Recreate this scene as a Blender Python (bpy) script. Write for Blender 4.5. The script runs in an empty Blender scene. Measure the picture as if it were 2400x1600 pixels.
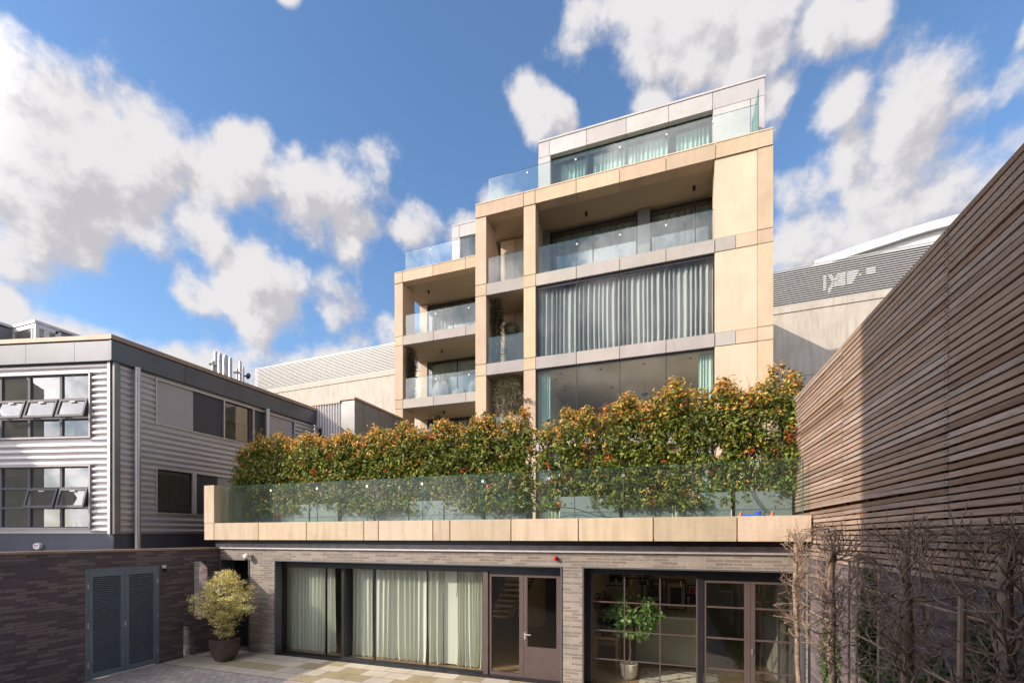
import bpy, math, random
import numpy as np
from mathutils import Vector
R = math.radians
S = bpy.context.scene
# ------------------------------------------------------------------ camera
F, CX, HY, H, TH = 1067.0, 1200.0, 1257.0, 3.2, R(19.1)   # focal length and horizon of the 2400 px photograph
cd = bpy.data.cameras.new('camera'); cam = bpy.data.objects.new('camera', cd)
S.collection.objects.link(cam); S.camera = cam
cd.sensor_width = 36; cd.lens = 36*F/2400; cd.shift_y = (HY-800)/2400
cd.clip_start = .05; cd.clip_end = 2000
cam.location = (0, 0, H); cam.rotation_euler = (R(90), 0, TH)
# ------------------------------------------------------------------ sun and sky
SUNV = Vector((-1.12, -1.0, .80)).normalized()             # towards the sun
sl = bpy.data.lights.new('sun', 'SUN'); sun = bpy.data.objects.new('sun', sl)
S.collection.objects.link(sun)
sl.energy = 2.8; sl.angle = R(.55); sl.color = (1.0, .87, .72)
sun.rotation_euler = SUNV.to_track_quat('Z', 'Y').to_euler(); sun.location = (-20, -20, 20)
W = bpy.data.worlds.new('World'); S.world = W; W.use_nodes = True
S.view_settings.view_transform = 'Standard'; S.view_settings.look = 'None'
S.view_settings.gamma = 1; S.view_settings.exposure = .92
SC, CC, TA = math.sin(TH), math.cos(TH), None
def ray(px):
    u = (px-CX)/F
    return (-SC+CC*u, CC+SC*u)                              # horizontal direction per unit of depth
def pdir(px, py):
    d = ray(px); return Vector((d[0], d[1], (HY-py)/F)).normalized()
def XA(px, Y): d = ray(px); return Y*d[0]/d[1]              # where a sight line meets the plane y = Y
def ZA(px, py, Y): return H+(HY-py)/F*Y/ray(px)[1]
def YB(px, X): d = ray(px); return X*d[1]/d[0]              # ... and the plane x = X
def ZB(px, py, X): return H+(HY-py)/F*X/ray(px)[0]
def hit(px, P, D):                                          # ... and a slanted wall through P along D: distance along it, depth
    d = ray(px)
    det = d[0]*(-D[1])+D[0]*d[1]
    t = (P[0]*(-D[1])+D[0]*P[1])/det
    s = (d[0]*P[1]-d[1]*P[0])/det
    return s, t
nt = W.node_tree; nt.nodes.clear()
def N(tree, t, **kw):
    n = tree.nodes.new(t)
    for k, v in kw.items():
        if k.startswith('i_'): n.inputs[int(k[2:])].default_value = v
        else: setattr(n, k, v)
    return n
# cloud density of a direction: soft blobs that stand where the clouds stand, broken up by noise
CL = [(60,120,95),(130,230,150),(300,260,110),(60,420,230),(260,400,200),(430,400,140),(560,380,95),(640,410,60),(150,560,120),(50,600,100),
      (470,560,85),(360,560,90),(870,400,60),(810,470,95),(740,500,80),(930,520,50),(790,560,50),
      (540,670,70),(450,680,65),(640,680,95),(750,690,75),(590,735,60),(40,740,70),(200,790,90),(400,840,90),(600,850,90),(760,840,60),(890,775,45),(120,770,80),(300,830,90),(500,850,90),(690,860,80),(0,720,80),(830,830,50),(700,430,60),(600,330,50),(680,360,25),(160,400,180),(330,360,130),(520,400,100),(60,250,110),(280,500,90),(840,430,60),(2150,330,150),(2300,450,120),(1960,330,80),(1900,520,80),(1560,110,90),(1400,30,60),(570,650,60),(700,650,60),(520,300,50),
      (1330,50,80),(1450,60,105),(1600,60,125),(1500,120,80),(1750,60,115),(1900,60,90),(1985,65,45),(1590,160,60),(1680,180,70),
      (1200,205,40),(1245,250,55),(1300,275,40),(1500,250,50),(1140,460,45),(1070,530,35),(1780,250,55),
      (2090,270,120),(1930,250,70),(2240,250,95),(2000,400,130),(2200,400,170),(1850,440,95),(2330,180,60),(1850,570,95),(2050,540,110),(2350,110,30),(660,5,30),(2300,330,120)]
g = bpy.data.node_groups.new('cloud_density', 'ShaderNodeTree')
g.interface.new_socket(name='Dir', in_out='INPUT', socket_type='NodeSocketVector')
g.interface.new_socket(name='Density', in_out='OUTPUT', socket_type='NodeSocketFloat')
gi = g.nodes.new('NodeGroupInput'); go = g.nodes.new('NodeGroupOutput'); L = g.links
w1 = N(g, 'ShaderNodeTexNoise', noise_dimensions='3D'); w1.inputs['Scale'].default_value = 5.5; w1.inputs['Detail'].default_value = 5
L.new(gi.outputs[0], w1.inputs['Vector'])
wa = N(g, 'ShaderNodeVectorMath', operation='MULTIPLY_ADD'); L.new(w1.outputs['Color'], wa.inputs[0])
wa.inputs[1].default_value = (.08,.08,.08); wa.inputs[2].default_value = (-.04,-.04,-.04)
wd = N(g, 'ShaderNodeVectorMath', operation='ADD'); L.new(gi.outputs[0], wd.inputs[0]); L.new(wa.outputs[0], wd.inputs[1])
prev = None
for cx, cy, r in CL:
    cx /= .98; cy /= .98; r /= .98
    c = pdir(cx, cy); u = (cx-CX)/F; v = (HY-cy)/F
    rad = (1.42*r+10)/F/math.sqrt(1+u*u+v*v)**1.5
    dn = N(g, 'ShaderNodeVectorMath', operation='DISTANCE'); L.new(wd.outputs[0], dn.inputs[0]); dn.inputs[1].default_value = c
    ma = N(g, 'ShaderNodeMath', operation='MULTIPLY_ADD'); L.new(dn.outputs['Value'], ma.inputs[0]); ma.inputs[1].default_value = -1/rad; ma.inputs[2].default_value = 1
    if prev is None: prev = ma.outputs[0]
    else:
        mx = N(g, 'ShaderNodeMath', operation='SMOOTH_MAX'); L.new(prev, mx.inputs[0]); L.new(ma.outputs[0], mx.inputs[1]); mx.inputs[2].default_value = .30; prev = mx.outputs[0]
# behind the camera: free noise clouds, cover raised to add fill light
hm = N(g, 'ShaderNodeTexNoise'); hm.inputs['Scale'].default_value = 2.4; hm.inputs['Detail'].default_value = 4; L.new(gi.outputs[0], hm.inputs['Vector'])
hb = N(g, 'ShaderNodeMath', operation='MULTIPLY_ADD'); L.new(hm.outputs['Fac'], hb.inputs[0]); hb.inputs[1].default_value = 4.; hb.inputs[2].default_value = -1.6
dt = N(g, 'ShaderNodeVectorMath', operation='DOT_PRODUCT'); L.new(gi.outputs[0], dt.inputs[0]); dt.inputs[1].default_value = (-SC, CC, 0)
mr = N(g, 'ShaderNodeMapRange'); L.new(dt.outputs['Value'], mr.inputs[0]); mr.inputs[1].default_value = .15; mr.inputs[2].default_value = -.1; mr.inputs[3].default_value = -1; mr.inputs[4].default_value = 0
ad = N(g, 'ShaderNodeMath', operation='ADD'); L.new(hb.outputs[0], ad.inputs[0]); L.new(mr.outputs[0], ad.inputs[1])
mx = N(g, 'ShaderNodeMath', operation='MAXIMUM'); L.new(prev, mx.inputs[0]); L.new(ad.outputs[0], mx.inputs[1])
n1 = N(g, 'ShaderNodeTexNoise'); n1.inputs['Scale'].default_value = 7; n1.inputs['Detail'].default_value = 12; n1.inputs['Roughness'].default_value = .60
L.new(gi.outputs[0], n1.inputs['Vector'])
f1 = N(g, 'ShaderNodeMath', operation='MULTIPLY_ADD'); L.new(n1.outputs['Fac'], f1.inputs[0]); f1.inputs[1].default_value = 2.4; f1.inputs[2].default_value = -1.2-.20
cl = N(g, 'ShaderNodeMath', operation='MINIMUM'); L.new(mx.outputs[0], cl.inputs[0]); cl.inputs[1].default_value = .68
ds = N(g, 'ShaderNodeMath', operation='ADD'); L.new(cl.outputs[0], ds.inputs[0]); L.new(f1.outputs[0], ds.inputs[1])
L.new(ds.outputs[0], go.inputs[0])
L = nt.links
out = N(nt, 'ShaderNodeOutputWorld'); bg = N(nt, 'ShaderNodeBackground'); bg.inputs['Strength'].default_value = 1
sky = N(nt, 'ShaderNodeTexSky', sky_type='NISHITA', sun_disc=False)
sky.sun_elevation = math.asin(SUNV.z); sky.sun_rotation = math.atan2(SUNV.x, SUNV.y); sky.air_density = 1.2; sky.dust_density = .6; sky.ozone_density = 2.5
tc = N(nt, 'ShaderNodeTexCoord')
d1 = N(nt, 'ShaderNodeGroup'); d1.node_tree = g; L.new(tc.outputs['Generated'], d1.inputs[0])
of = N(nt, 'ShaderNodeVectorMath', operation='ADD'); L.new(tc.outputs['Generated'], of.inputs[0]); of.inputs[1].default_value = Vector((-.02, -.01, .028))
d2 = N(nt, 'ShaderNodeGroup'); d2.node_tree = g; L.new(of.outputs[0], d2.inputs[0])
mask = N(nt, 'ShaderNodeMapRange', interpolation_type='SMOOTHSTEP'); L.new(d1.outputs[0], mask.inputs[0]); mask.inputs[1].default_value = -.06; mask.inputs[2].default_value = .44
df = N(nt, 'ShaderNodeMath', operation='SUBTRACT'); L.new(d1.outputs[0], df.inputs[0]); L.new(d2.outputs[0], df.inputs[1])
lt = N(nt, 'ShaderNodeMapRange', interpolation_type='SMOOTHSTEP'); L.new(df.outputs[0], lt.inputs[0]); lt.inputs[1].default_value = -.24; lt.inputs[2].default_value = .20
cc = N(nt, 'ShaderNodeMix', data_type='RGBA'); L.new(lt.outputs[0], cc.inputs[0]); cc.inputs[6].default_value = (.305,.298,.32,1); cc.inputs[7].default_value = (.445,.432,.438,1)
sk = N(nt, 'ShaderNodeMix', data_type='RGBA', blend_type='MULTIPLY'); sk.inputs[0].default_value = 1
L.new(sky.outputs[0], sk.inputs[6]); sk.inputs[7].default_value = (.086,.101,.116,1)
mm = N(nt, 'ShaderNodeMix', data_type='RGBA'); L.new(mask.outputs[0], mm.inputs[0]); L.new(sk.outputs[2], mm.inputs[6]); L.new(cc.outputs[2], mm.inputs[7])
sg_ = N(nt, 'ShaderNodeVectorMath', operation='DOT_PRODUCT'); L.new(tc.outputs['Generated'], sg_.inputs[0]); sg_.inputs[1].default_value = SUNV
sb = N(nt, 'ShaderNodeMapRange', interpolation_type='SMOOTHSTEP'); L.new(sg_.outputs['Value'], sb.inputs[0]); sb.inputs[1].default_value = .52; sb.inputs[2].default_value = .95; sb.inputs[3].default_value = 1; sb.inputs[4].default_value = 7.0   # out-of-view clouds towards the sun, brightened to add fill light
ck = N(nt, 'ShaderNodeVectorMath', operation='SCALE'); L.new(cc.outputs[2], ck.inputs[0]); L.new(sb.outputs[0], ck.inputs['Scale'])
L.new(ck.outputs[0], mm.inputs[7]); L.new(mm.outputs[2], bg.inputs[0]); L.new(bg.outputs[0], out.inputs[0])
# ------------------------------------------------------------------ materials
MATS = {}
def newmat(name):
    m = bpy.data.materials.new(name); m.use_nodes = True; MATS[name] = m
    t = m.node_tree; b = t.nodes['Principled BSDF']
    return m, t, b, t.links
def ramp(t, src, stops, interp='LINEAR'):
    r = t.nodes.new('ShaderNodeValToRGB'); r.color_ramp.interpolation = interp
    while len(r.color_ramp.elements) < len(stops): r.color_ramp.elements.new(.5)
    for e, (p, c) in zip(r.color_ramp.elements, stops):
        e.position = p; e.color = (*c, 1) if len(c) == 3 else c
    t.links.new(src, r.inputs[0]); return r.outputs[0]
def uvmap(t, scale=(1,1,1), coord='UV', rot=(0,0,0)):
    c = t.nodes.new('ShaderNodeTexCoord'); m = t.nodes.new('ShaderNodeMapping')
    t.links.new(c.outputs[coord], m.inputs[0]); m.inputs['Scale'].default_value = scale; m.inputs['Rotation'].default_value = rot
    return m.outputs[0]
def noise(t, vec, scale, detail=4, rough=.55, dist=0):
    n = t.nodes.new('ShaderNodeTexNoise'); n.inputs['Scale'].default_value = scale; n.inputs['Detail'].default_value = detail
    n.inputs['Roughness'].default_value = rough; n.inputs['Distortion'].default_value = dist
    t.links.new(vec, n.inputs['Vector']); return n.outputs['Fac']
def mix(t, fac, a, b, mode='MIX'):
    m = t.nodes.new('ShaderNodeMix'); m.data_type = 'RGBA'; m.blend_type = mode
    for i, v in ((0, fac), (6, a), (7, b)):
        if isinstance(v, (int, float)): m.inputs[i].default_value = v
        elif isinstance(v, tuple): m.inputs[i].default_value = (*v, 1)
        else: t.links.new(v, m.inputs[i])
    return m.outputs[2]
def bump(t, b, src, strength=.3, dist=.01):
    n = t.nodes.new('ShaderNodeBump'); n.inputs['Strength'].default_value = strength; n.inputs['Distance'].default_value = dist
    t.links.new(src, n.inputs['Height']); t.links.new(n.outputs[0], b.inputs['Normal'])
def plain(name, col, rough=.6, metal=0, var=.12, scale=3, spec=.5, bmp=0):
    m, t, b, L = newmat(name)
    v = uvmap(t, coord='Object'); n = noise(t, v, scale, 6, .65)
    lo = tuple(c*(1-var) for c in col); hi = tuple(min(1, c*(1+var)) for c in col)
    L.new(ramp(t, n, [(.3, lo), (.7, hi)]), b.inputs['Base Color'])
    b.inputs['Roughness'].default_value = rough; b.inputs['Metallic'].default_value = metal
    b.inputs['Specular IOR Level'].default_value = spec
    if bmp: bump(t, b, noise(t, v, scale*20, 4), bmp)
    return m
STONES = set()
def stone(name, base, stain, streak=.5, rough=.85, grain=1.0):
    m, t, b, L = newmat(name)
    v = uvmap(t, coord='UV')
    big = noise(t, v, .9, 5, .6)
    st = noise(t, uvmap(t, (3.2,.35,1)), 1.6, 6, .62)          # run-off streaks
    gr = noise(t, uvmap(t, (1.5,9,1)), 3.5, 5, .6, .8)           # bedding grain
    sp = noise(t, v, 38, 3, .7)
    c = ramp(t, big, [(.3, tuple(x*.90 for x in base)), (.7, tuple(min(1, x*1.08) for x in base))])
    c = mix(t, ramp(t, st, [(.46, (0,0,0)), (.70, (streak,)*3)]), c, stain)
    c = mix(t, 1.0, c, ramp(t, gr, [(.3, (1-.10*grain,)*3), (.7, (1,1,1))]), 'MULTIPLY')
    c = mix(t, 1.0, c, ramp(t, sp, [(.3, (.86,.86,.86)), (.7, (1,1,1))]), 'MULTIPLY')
    a_ = t.nodes.new('ShaderNodeAttribute'); a_.attribute_name = 'Col'; c = mix(t, 1.0, c, a_.outputs['Color'], 'MULTIPLY'); STONES.add(name)
    L.new(c, b.inputs['Base Color']); b.inputs['Roughness'].default_value = rough
    b.inputs['Specular IOR Level'].default_value = .25
    bump(t, b, sp, .12, .004)
    return m
stone('sandstone', (.60,.46,.33), (.46,.33,.215), .35)
stone('sandstone_panel', (.66,.51,.375), (.54,.395,.26), .35, grain=.5)
stone('parapet_stone', (.62,.50,.37), (.42,.32,.205), .65)
stone('stained_stone', (.42,.34,.24), (.20,.155,.10), .9)
stone('grey_concrete', (.44,.40,.375), (.36,.33,.31), .35, grain=.3)
stone('white_panel', (.52,.495,.49), (.44,.415,.41), .4, grain=.4)
stone('pale_concrete', (.54,.485,.42), (.34,.285,.22), .6, grain=.5)
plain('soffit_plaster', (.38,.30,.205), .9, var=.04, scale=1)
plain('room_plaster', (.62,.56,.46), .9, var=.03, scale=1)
plain('warm_ceiling', (.60,.49,.35), .9, var=.03, scale=1)
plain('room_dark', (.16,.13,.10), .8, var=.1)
plain('dark_metal', (.022,.021,.026), .42, .3, .25)
plain('bronze_frame', (.115,.084,.078), .45, .3, .15)
plain('lead_sheet', (.19,.17,.18), .5, .3, .3, 6)
plain('coping_metal', (.36,.25,.19), .55, .2, .2)
plain('fascia_metal', (.115,.120,.135), .45, .4, .12, 1.2)
plain('plinth_metal', (.085,.088,.115), .5, .3, .15, 2)
plain('steel', (.55,.52,.52), .38, .8, .1)
plain('galvanised', (.58,.55,.54), .45, .5, .15, 8)
plain('white_metal', (.68,.66,.64), .45, .1, .05)
plain('frame_grey', (.10,.097,.11), .7, 0, .1)
plain('louvre_metal', (.42,.41,.395), .5, .1, .06)
plain('grey_door_paint', (.15,.195,.24), .5, .1, .15, 2)
plain('light_grey_panel', (.42,.38,.39), .5, .2, .05)
plain('dark_grey_panel', (.055,.055,.065), .45, .2, .1)
plain('mid_grey_panel', (.21,.205,.20), .4, .3, .12)
plain('black', (.006,.006,.007), .6, 0, .1)
plain('white_plastic', (.78,.77,.76), .35, 0, .03)
plain('red_plastic', (.75,.02,.015), .25, 0, .05)
plain('blue_plastic', (.03,.10,.62), .35, 0, .1)
plain('pink_ink', (.75,.25,.28), .5, 0, .1); plain('blue_ink', (.30,.36,.62), .5, 0, .1); plain('grey_ink', (.5,.5,.52), .5, 0, .1)
plain('planter_fibre', (.165,.19,.195), .7, 0, .12, 4, bmp=.2)
plain('planter_dark', (.07,.075,.08), .7, 0, .12, 4)
plain('rubber', (.02,.02,.02), .5)
plain('soil', (.05,.035,.022), .95, 0, .4, 12)
plain('glazed_clay', (.085,.060,.052), .22, 0, .35, 3)
plain('oak', (.42,.25,.11), .5, 0, .2, 5)
plain('brass', (.75,.50,.16), .3, .9, .05)
plain('cream_pot', (.70,.62,.50), .6)
plain('tarpaulin', (.20,.20,.21), .7, 0, .12, 4)
plain('picture_paper', (.62,.60,.55), .8); plain('picture_ink', (.10,.10,.11), .8, 0, .5, 6)
plain('red_ink', (.5,.05,.05), .8)
plain('counter_green', (.42,.42,.31), .6, 0, .03)
plain('blue_fabric', (.09,.17,.28), .9)
plain('bark', (.17,.11,.07), .9, 0, .4, 14, bmp=.4)
plain('grey_bark', (.27,.19,.14), .9, 0, .6, 14, bmp=.4)
plain('bamboo', (.34,.24,.16), .7, 0, .2, 8)
plain('roof_felt', (.11,.105,.10), .9, 0, .2)
plain('rear_wall_red', (.20,.045,.02), .8, 0, .35, 5)
plain('terrace_floor', (.34,.30,.25), .8, 0, .15)
# glass
def glassmat(name, tint=(.96,.98,.97), refl=1.0, dirt=.0, dcol=(.5,.6,.55), ior=1.52, mn=.0):
    m = bpy.data.materials.new(name); m.use_nodes = True; MATS[name] = m
    t = m.node_tree; t.nodes.clear(); L = t.links
    o = t.nodes.new('ShaderNodeOutputMaterial'); tr = t.nodes.new('ShaderNodeBsdfTransparent'); gl = t.nodes.new('ShaderNodeBsdfGlossy')
    tr.inputs[0].default_value = (*tint, 1); gl.inputs['Roughness'].default_value = .0; gl.inputs[0].default_value = (1,1,1,1)
    fr = t.nodes.new('ShaderNodeFresnel'); fr.inputs[0].default_value = ior
    mu = t.nodes.new('ShaderNodeMath'); mu.operation = 'MULTIPLY_ADD'; mu.inputs[1].default_value = refl; mu.inputs[2].default_value = mn; mu.use_clamp = True
    L.new(fr.outputs[0], mu.inputs[0])
    ge = t.nodes.new('ShaderNodeNewGeometry'); bf = t.nodes.new('ShaderNodeMath'); bf.operation = 'SUBTRACT'; bf.inputs[0].default_value = 1; L.new(ge.outputs['Backfacing'], bf.inputs[1])
    mf = t.nodes.new('ShaderNodeMath'); mf.operation = 'MULTIPLY'; L.new(mu.outputs[0], mf.inputs[0]); L.new(bf.outputs[0], mf.inputs[1])
    mi = t.nodes.new('ShaderNodeMixShader'); L.new(mf.outputs[0], mi.inputs[0]); L.new(tr.outputs[0], mi.inputs[1]); L.new(gl.outputs[0], mi.inputs[2])
    last = mi.outputs[0]
    if dirt:
        df = t.nodes.new('ShaderNodeBsdfDiffuse'); df.inputs[0].default_value = (*dcol, 1)
        m2 = t.nodes.new('ShaderNodeMixShader')
        v = uvmap(t, coord='UV'); n = noise(t, v, 1.3, 6, .7)
        L.new(ramp(t, n, [(.3, (dirt*.5,)*3), (.75, (dirt*1.5,)*3)]), m2.inputs[0])
        L.new(last, m2.inputs[1]); L.new(df.outputs[0], m2.inputs[2]); last = m2.outputs[0]
    L.new(last, o.inputs[0]); return m
glassmat('window_glass', (.95,.97,.96), .6)
glassmat('dark_window_glass', (.86,.89,.88), 1.9, mn=.02)
glassmat('door_glass', (.58,.60,.60), 2.4, mn=.05)
glassmat('office_glass', (.88,.91,.91), 1.6, .04, (.6,.6,.55), mn=.05)
glassmat('balustrade_glass', (.90,.955,.945), 1.4, .035, (.55,.62,.62))
glassmat('terrace_glass', (.90,.95,.93), .35, .014, (.60,.68,.62))
glassmat('glass_edge', (.10,.30,.27), 1.0, .4, (.10,.32,.28))
# masonry with a real bond
def brick(name, c1, c2, c3, mortar, bw, bh, mw, frost=.0, offs=.5, rough=.85, bmp=.5, uvrot=0):
    m, t, b, L = newmat(name)
    v = uvmap(t, rot=(0,0,uvrot))
    wob = t.nodes.new('ShaderNodeVectorMath'); wob.operation = 'MULTIPLY_ADD'
    nn = t.nodes.new('ShaderNodeTexNoise'); nn.inputs['Scale'].default_value = 9; L.new(v, nn.inputs['Vector'])
    L.new(nn.outputs['Color'], wob.inputs[0]); wob.inputs[1].default_value = (.006,.006,0); L.new(v, wob.inputs[2])
    def bt(a, bb):
        n = t.nodes.new('ShaderNodeTexBrick'); n.offset = offs; n.inputs['Scale'].default_value = 1
        n.inputs['Brick Width'].default_value = bw; n.inputs['Row Height'].default_value = bh; n.inputs['Mortar Size'].default_value = mw
        n.inputs['Mortar Smooth'].default_value = .15; n.inputs['Bias'].default_value = 0
        n.inputs['Color1'].default_value = (*a, 1); n.inputs['Color2'].default_value = (*bb, 1); n.inputs['Mortar'].default_value = (*mortar, 1)
        L.new(wob.outputs[0], n.inputs['Vector']); return n
    n = bt(c1, c2); n2 = bt((0,0,0), (1,1,1))
    c = mix(t, ramp(t, n2.outputs['Color'], [(.55, (0,0,0)), (.62, (1,1,1))]), n.outputs['Color'], c3)
    c = mix(t, n2.outputs['Fac'], c, mortar)
    big = noise(t, v, 1.1, 5, .6)
    c = mix(t, 1., c, ramp(t, big, [(.3, (.78,.78,.8)), (.7, (1.1,1.08,1.05))]), 'MULTIPLY')
    fine = noise(t, v, 30, 4, .7)
    c = mix(t, 1., c, ramp(t, fine, [(.3, (.75,.75,.75)), (.7, (1.15,1.15,1.15))]), 'MULTIPLY')
    if frost:
        e = noise(t, uvmap(t, (1,2.2,1)), 4, 7, .72)
        c = mix(t, ramp(t, e, [(.60, (0,0,0)), (.74, (frost,)*3)]), c, (.55,.51,.47))
    L.new(c, b.inputs['Base Color']); b.inputs['Roughness'].default_value = rough; b.inputs['Specular IOR Level'].default_value = .3
    hh = t.nodes.new('ShaderNodeMath'); hh.operation = 'MULTIPLY_ADD'; L.new(n2.outputs['Fac'], hh.inputs[0]); hh.inputs[1].default_value = -1; L.new(fine, hh.inputs[2])
    bump(t, b, hh.outputs[0], bmp, .008)
    return m
brick('grey_brick', (.245,.208,.185), (.18,.152,.138), (.32,.282,.25), (.35,.305,.26), .33, .066, .009, .55)
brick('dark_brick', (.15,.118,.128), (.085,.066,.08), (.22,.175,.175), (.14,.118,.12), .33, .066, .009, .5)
brick('sandstone_paving', (.56,.49,.40), (.47,.42,.35), (.36,.30,.18), (.16,.13,.10), .62, .42, .008, 0, .37, bmp=.15)
brick('grey_setts', (.46,.40,.365), (.38,.33,.315), (.52,.46,.42), (.20,.17,.155), .21, .105, .008, .2, bmp=.6)
# colour carried by each leaf, board or stone
def attrmat(name, rough, spec=.5, trans=0, grain=0, scale=(1,1,1)):
    m, t, b, L = newmat(name)
    a = t.nodes.new('ShaderNodeAttribute'); a.attribute_name = 'Col'
    c = a.outputs['Color']
    if grain:
        n = noise(t, uvmap(t, scale), 1.0, 7, .7, .4)
        c = mix(t, 1., c, ramp(t, n, [(.28, (1-grain,)*3), (.72, (1+grain*.35,)*3)]), 'MULTIPLY')
        n3 = noise(t, uvmap(t, (1,1,1)), .8, 4, .6)
        c = mix(t, 1., c, ramp(t, n3, [(.3, (.78,.74,.72)), (.7, (1.1,1.1,1.1))]), 'MULTIPLY')
        bump(t, b, n, .5, .004)
    L.new(c, b.inputs['Base Color']); b.inputs['Roughness'].default_value = rough; b.inputs['Specular IOR Level'].default_value = spec
    if trans:
        o = t.nodes['Material Output']; tl = t.nodes.new('ShaderNodeBsdfTranslucent'); L.new(c, tl.inputs[0])
        ms = t.nodes.new('ShaderNodeMixShader'); ms.inputs[0].default_value = trans
        L.new(b.outputs[0], ms.inputs[1]); L.new(tl.outputs[0], ms.inputs[2]); L.new(ms.outputs[0], o.inputs[0])
    return m
attrmat('leaf', .5, .4, .32)
attrmat('dull_leaf', .6, .3, .2)
attrmat('board', .78, .25, 0, .45, (9, 60, 1))
def cloth(name, col, trans=.3):
    m, t, b, L = newmat(name)
    n = noise(t, uvmap(t, (1,1,1)), 60, 3); c = ramp(t, n, [(.3, tuple(x*.93 for x in col)), (.7, col)])
    L.new(c, b.inputs['Base Color']); b.inputs['Roughness'].default_value = .95; b.inputs['Specular IOR Level'].default_value = .1
    o = t.nodes['Material Output']; tl = t.nodes.new('ShaderNodeBsdfTranslucent'); L.new(c, tl.inputs[0])
    ms = t.nodes.new('ShaderNodeMixShader'); ms.inputs[0].default_value = trans
    L.new(b.outputs[0], ms.inputs[1]); L.new(tl.outputs[0], ms.inputs[2]); L.new(ms.outputs[0], o.inputs[0])
cloth('cream_curtain', (.76,.77,.68)); cloth('grey_curtain', (.47,.475,.465), .2); cloth('shaded_curtain', (.34,.36,.34), .15); cloth('green_curtain', (.55,.70,.63)); cloth('blind_cloth', (.80,.80,.70), .35)  # top-balcony cloth: the grey one darkened, balcony shade put into its colour
m, t, b, L = newmat('wood_floor')
v = uvmap(t, (1,12,1)); L.new(ramp(t, noise(t, v, 1.2, 6), [(.3, (.20,.12,.06)), (.7, (.34,.22,.12))]), b.inputs['Base Color']); b.inputs['Roughness'].default_value = .35
m, t, b, L = newmat('rug')
v = uvmap(t, (1,1,1)); w = t.nodes.new('ShaderNodeTexVoronoi'); w.inputs['Scale'].default_value = 7; L.new(v, w.inputs['Vector'])
L.new(ramp(t, w.outputs['Distance'], [(.2, (.12,.10,.09)), (.3, (.42,.36,.28)), (.5, (.50,.44,.35))]), b.inputs['Base Color']); b.inputs['Roughness'].default_value = 1
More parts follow.
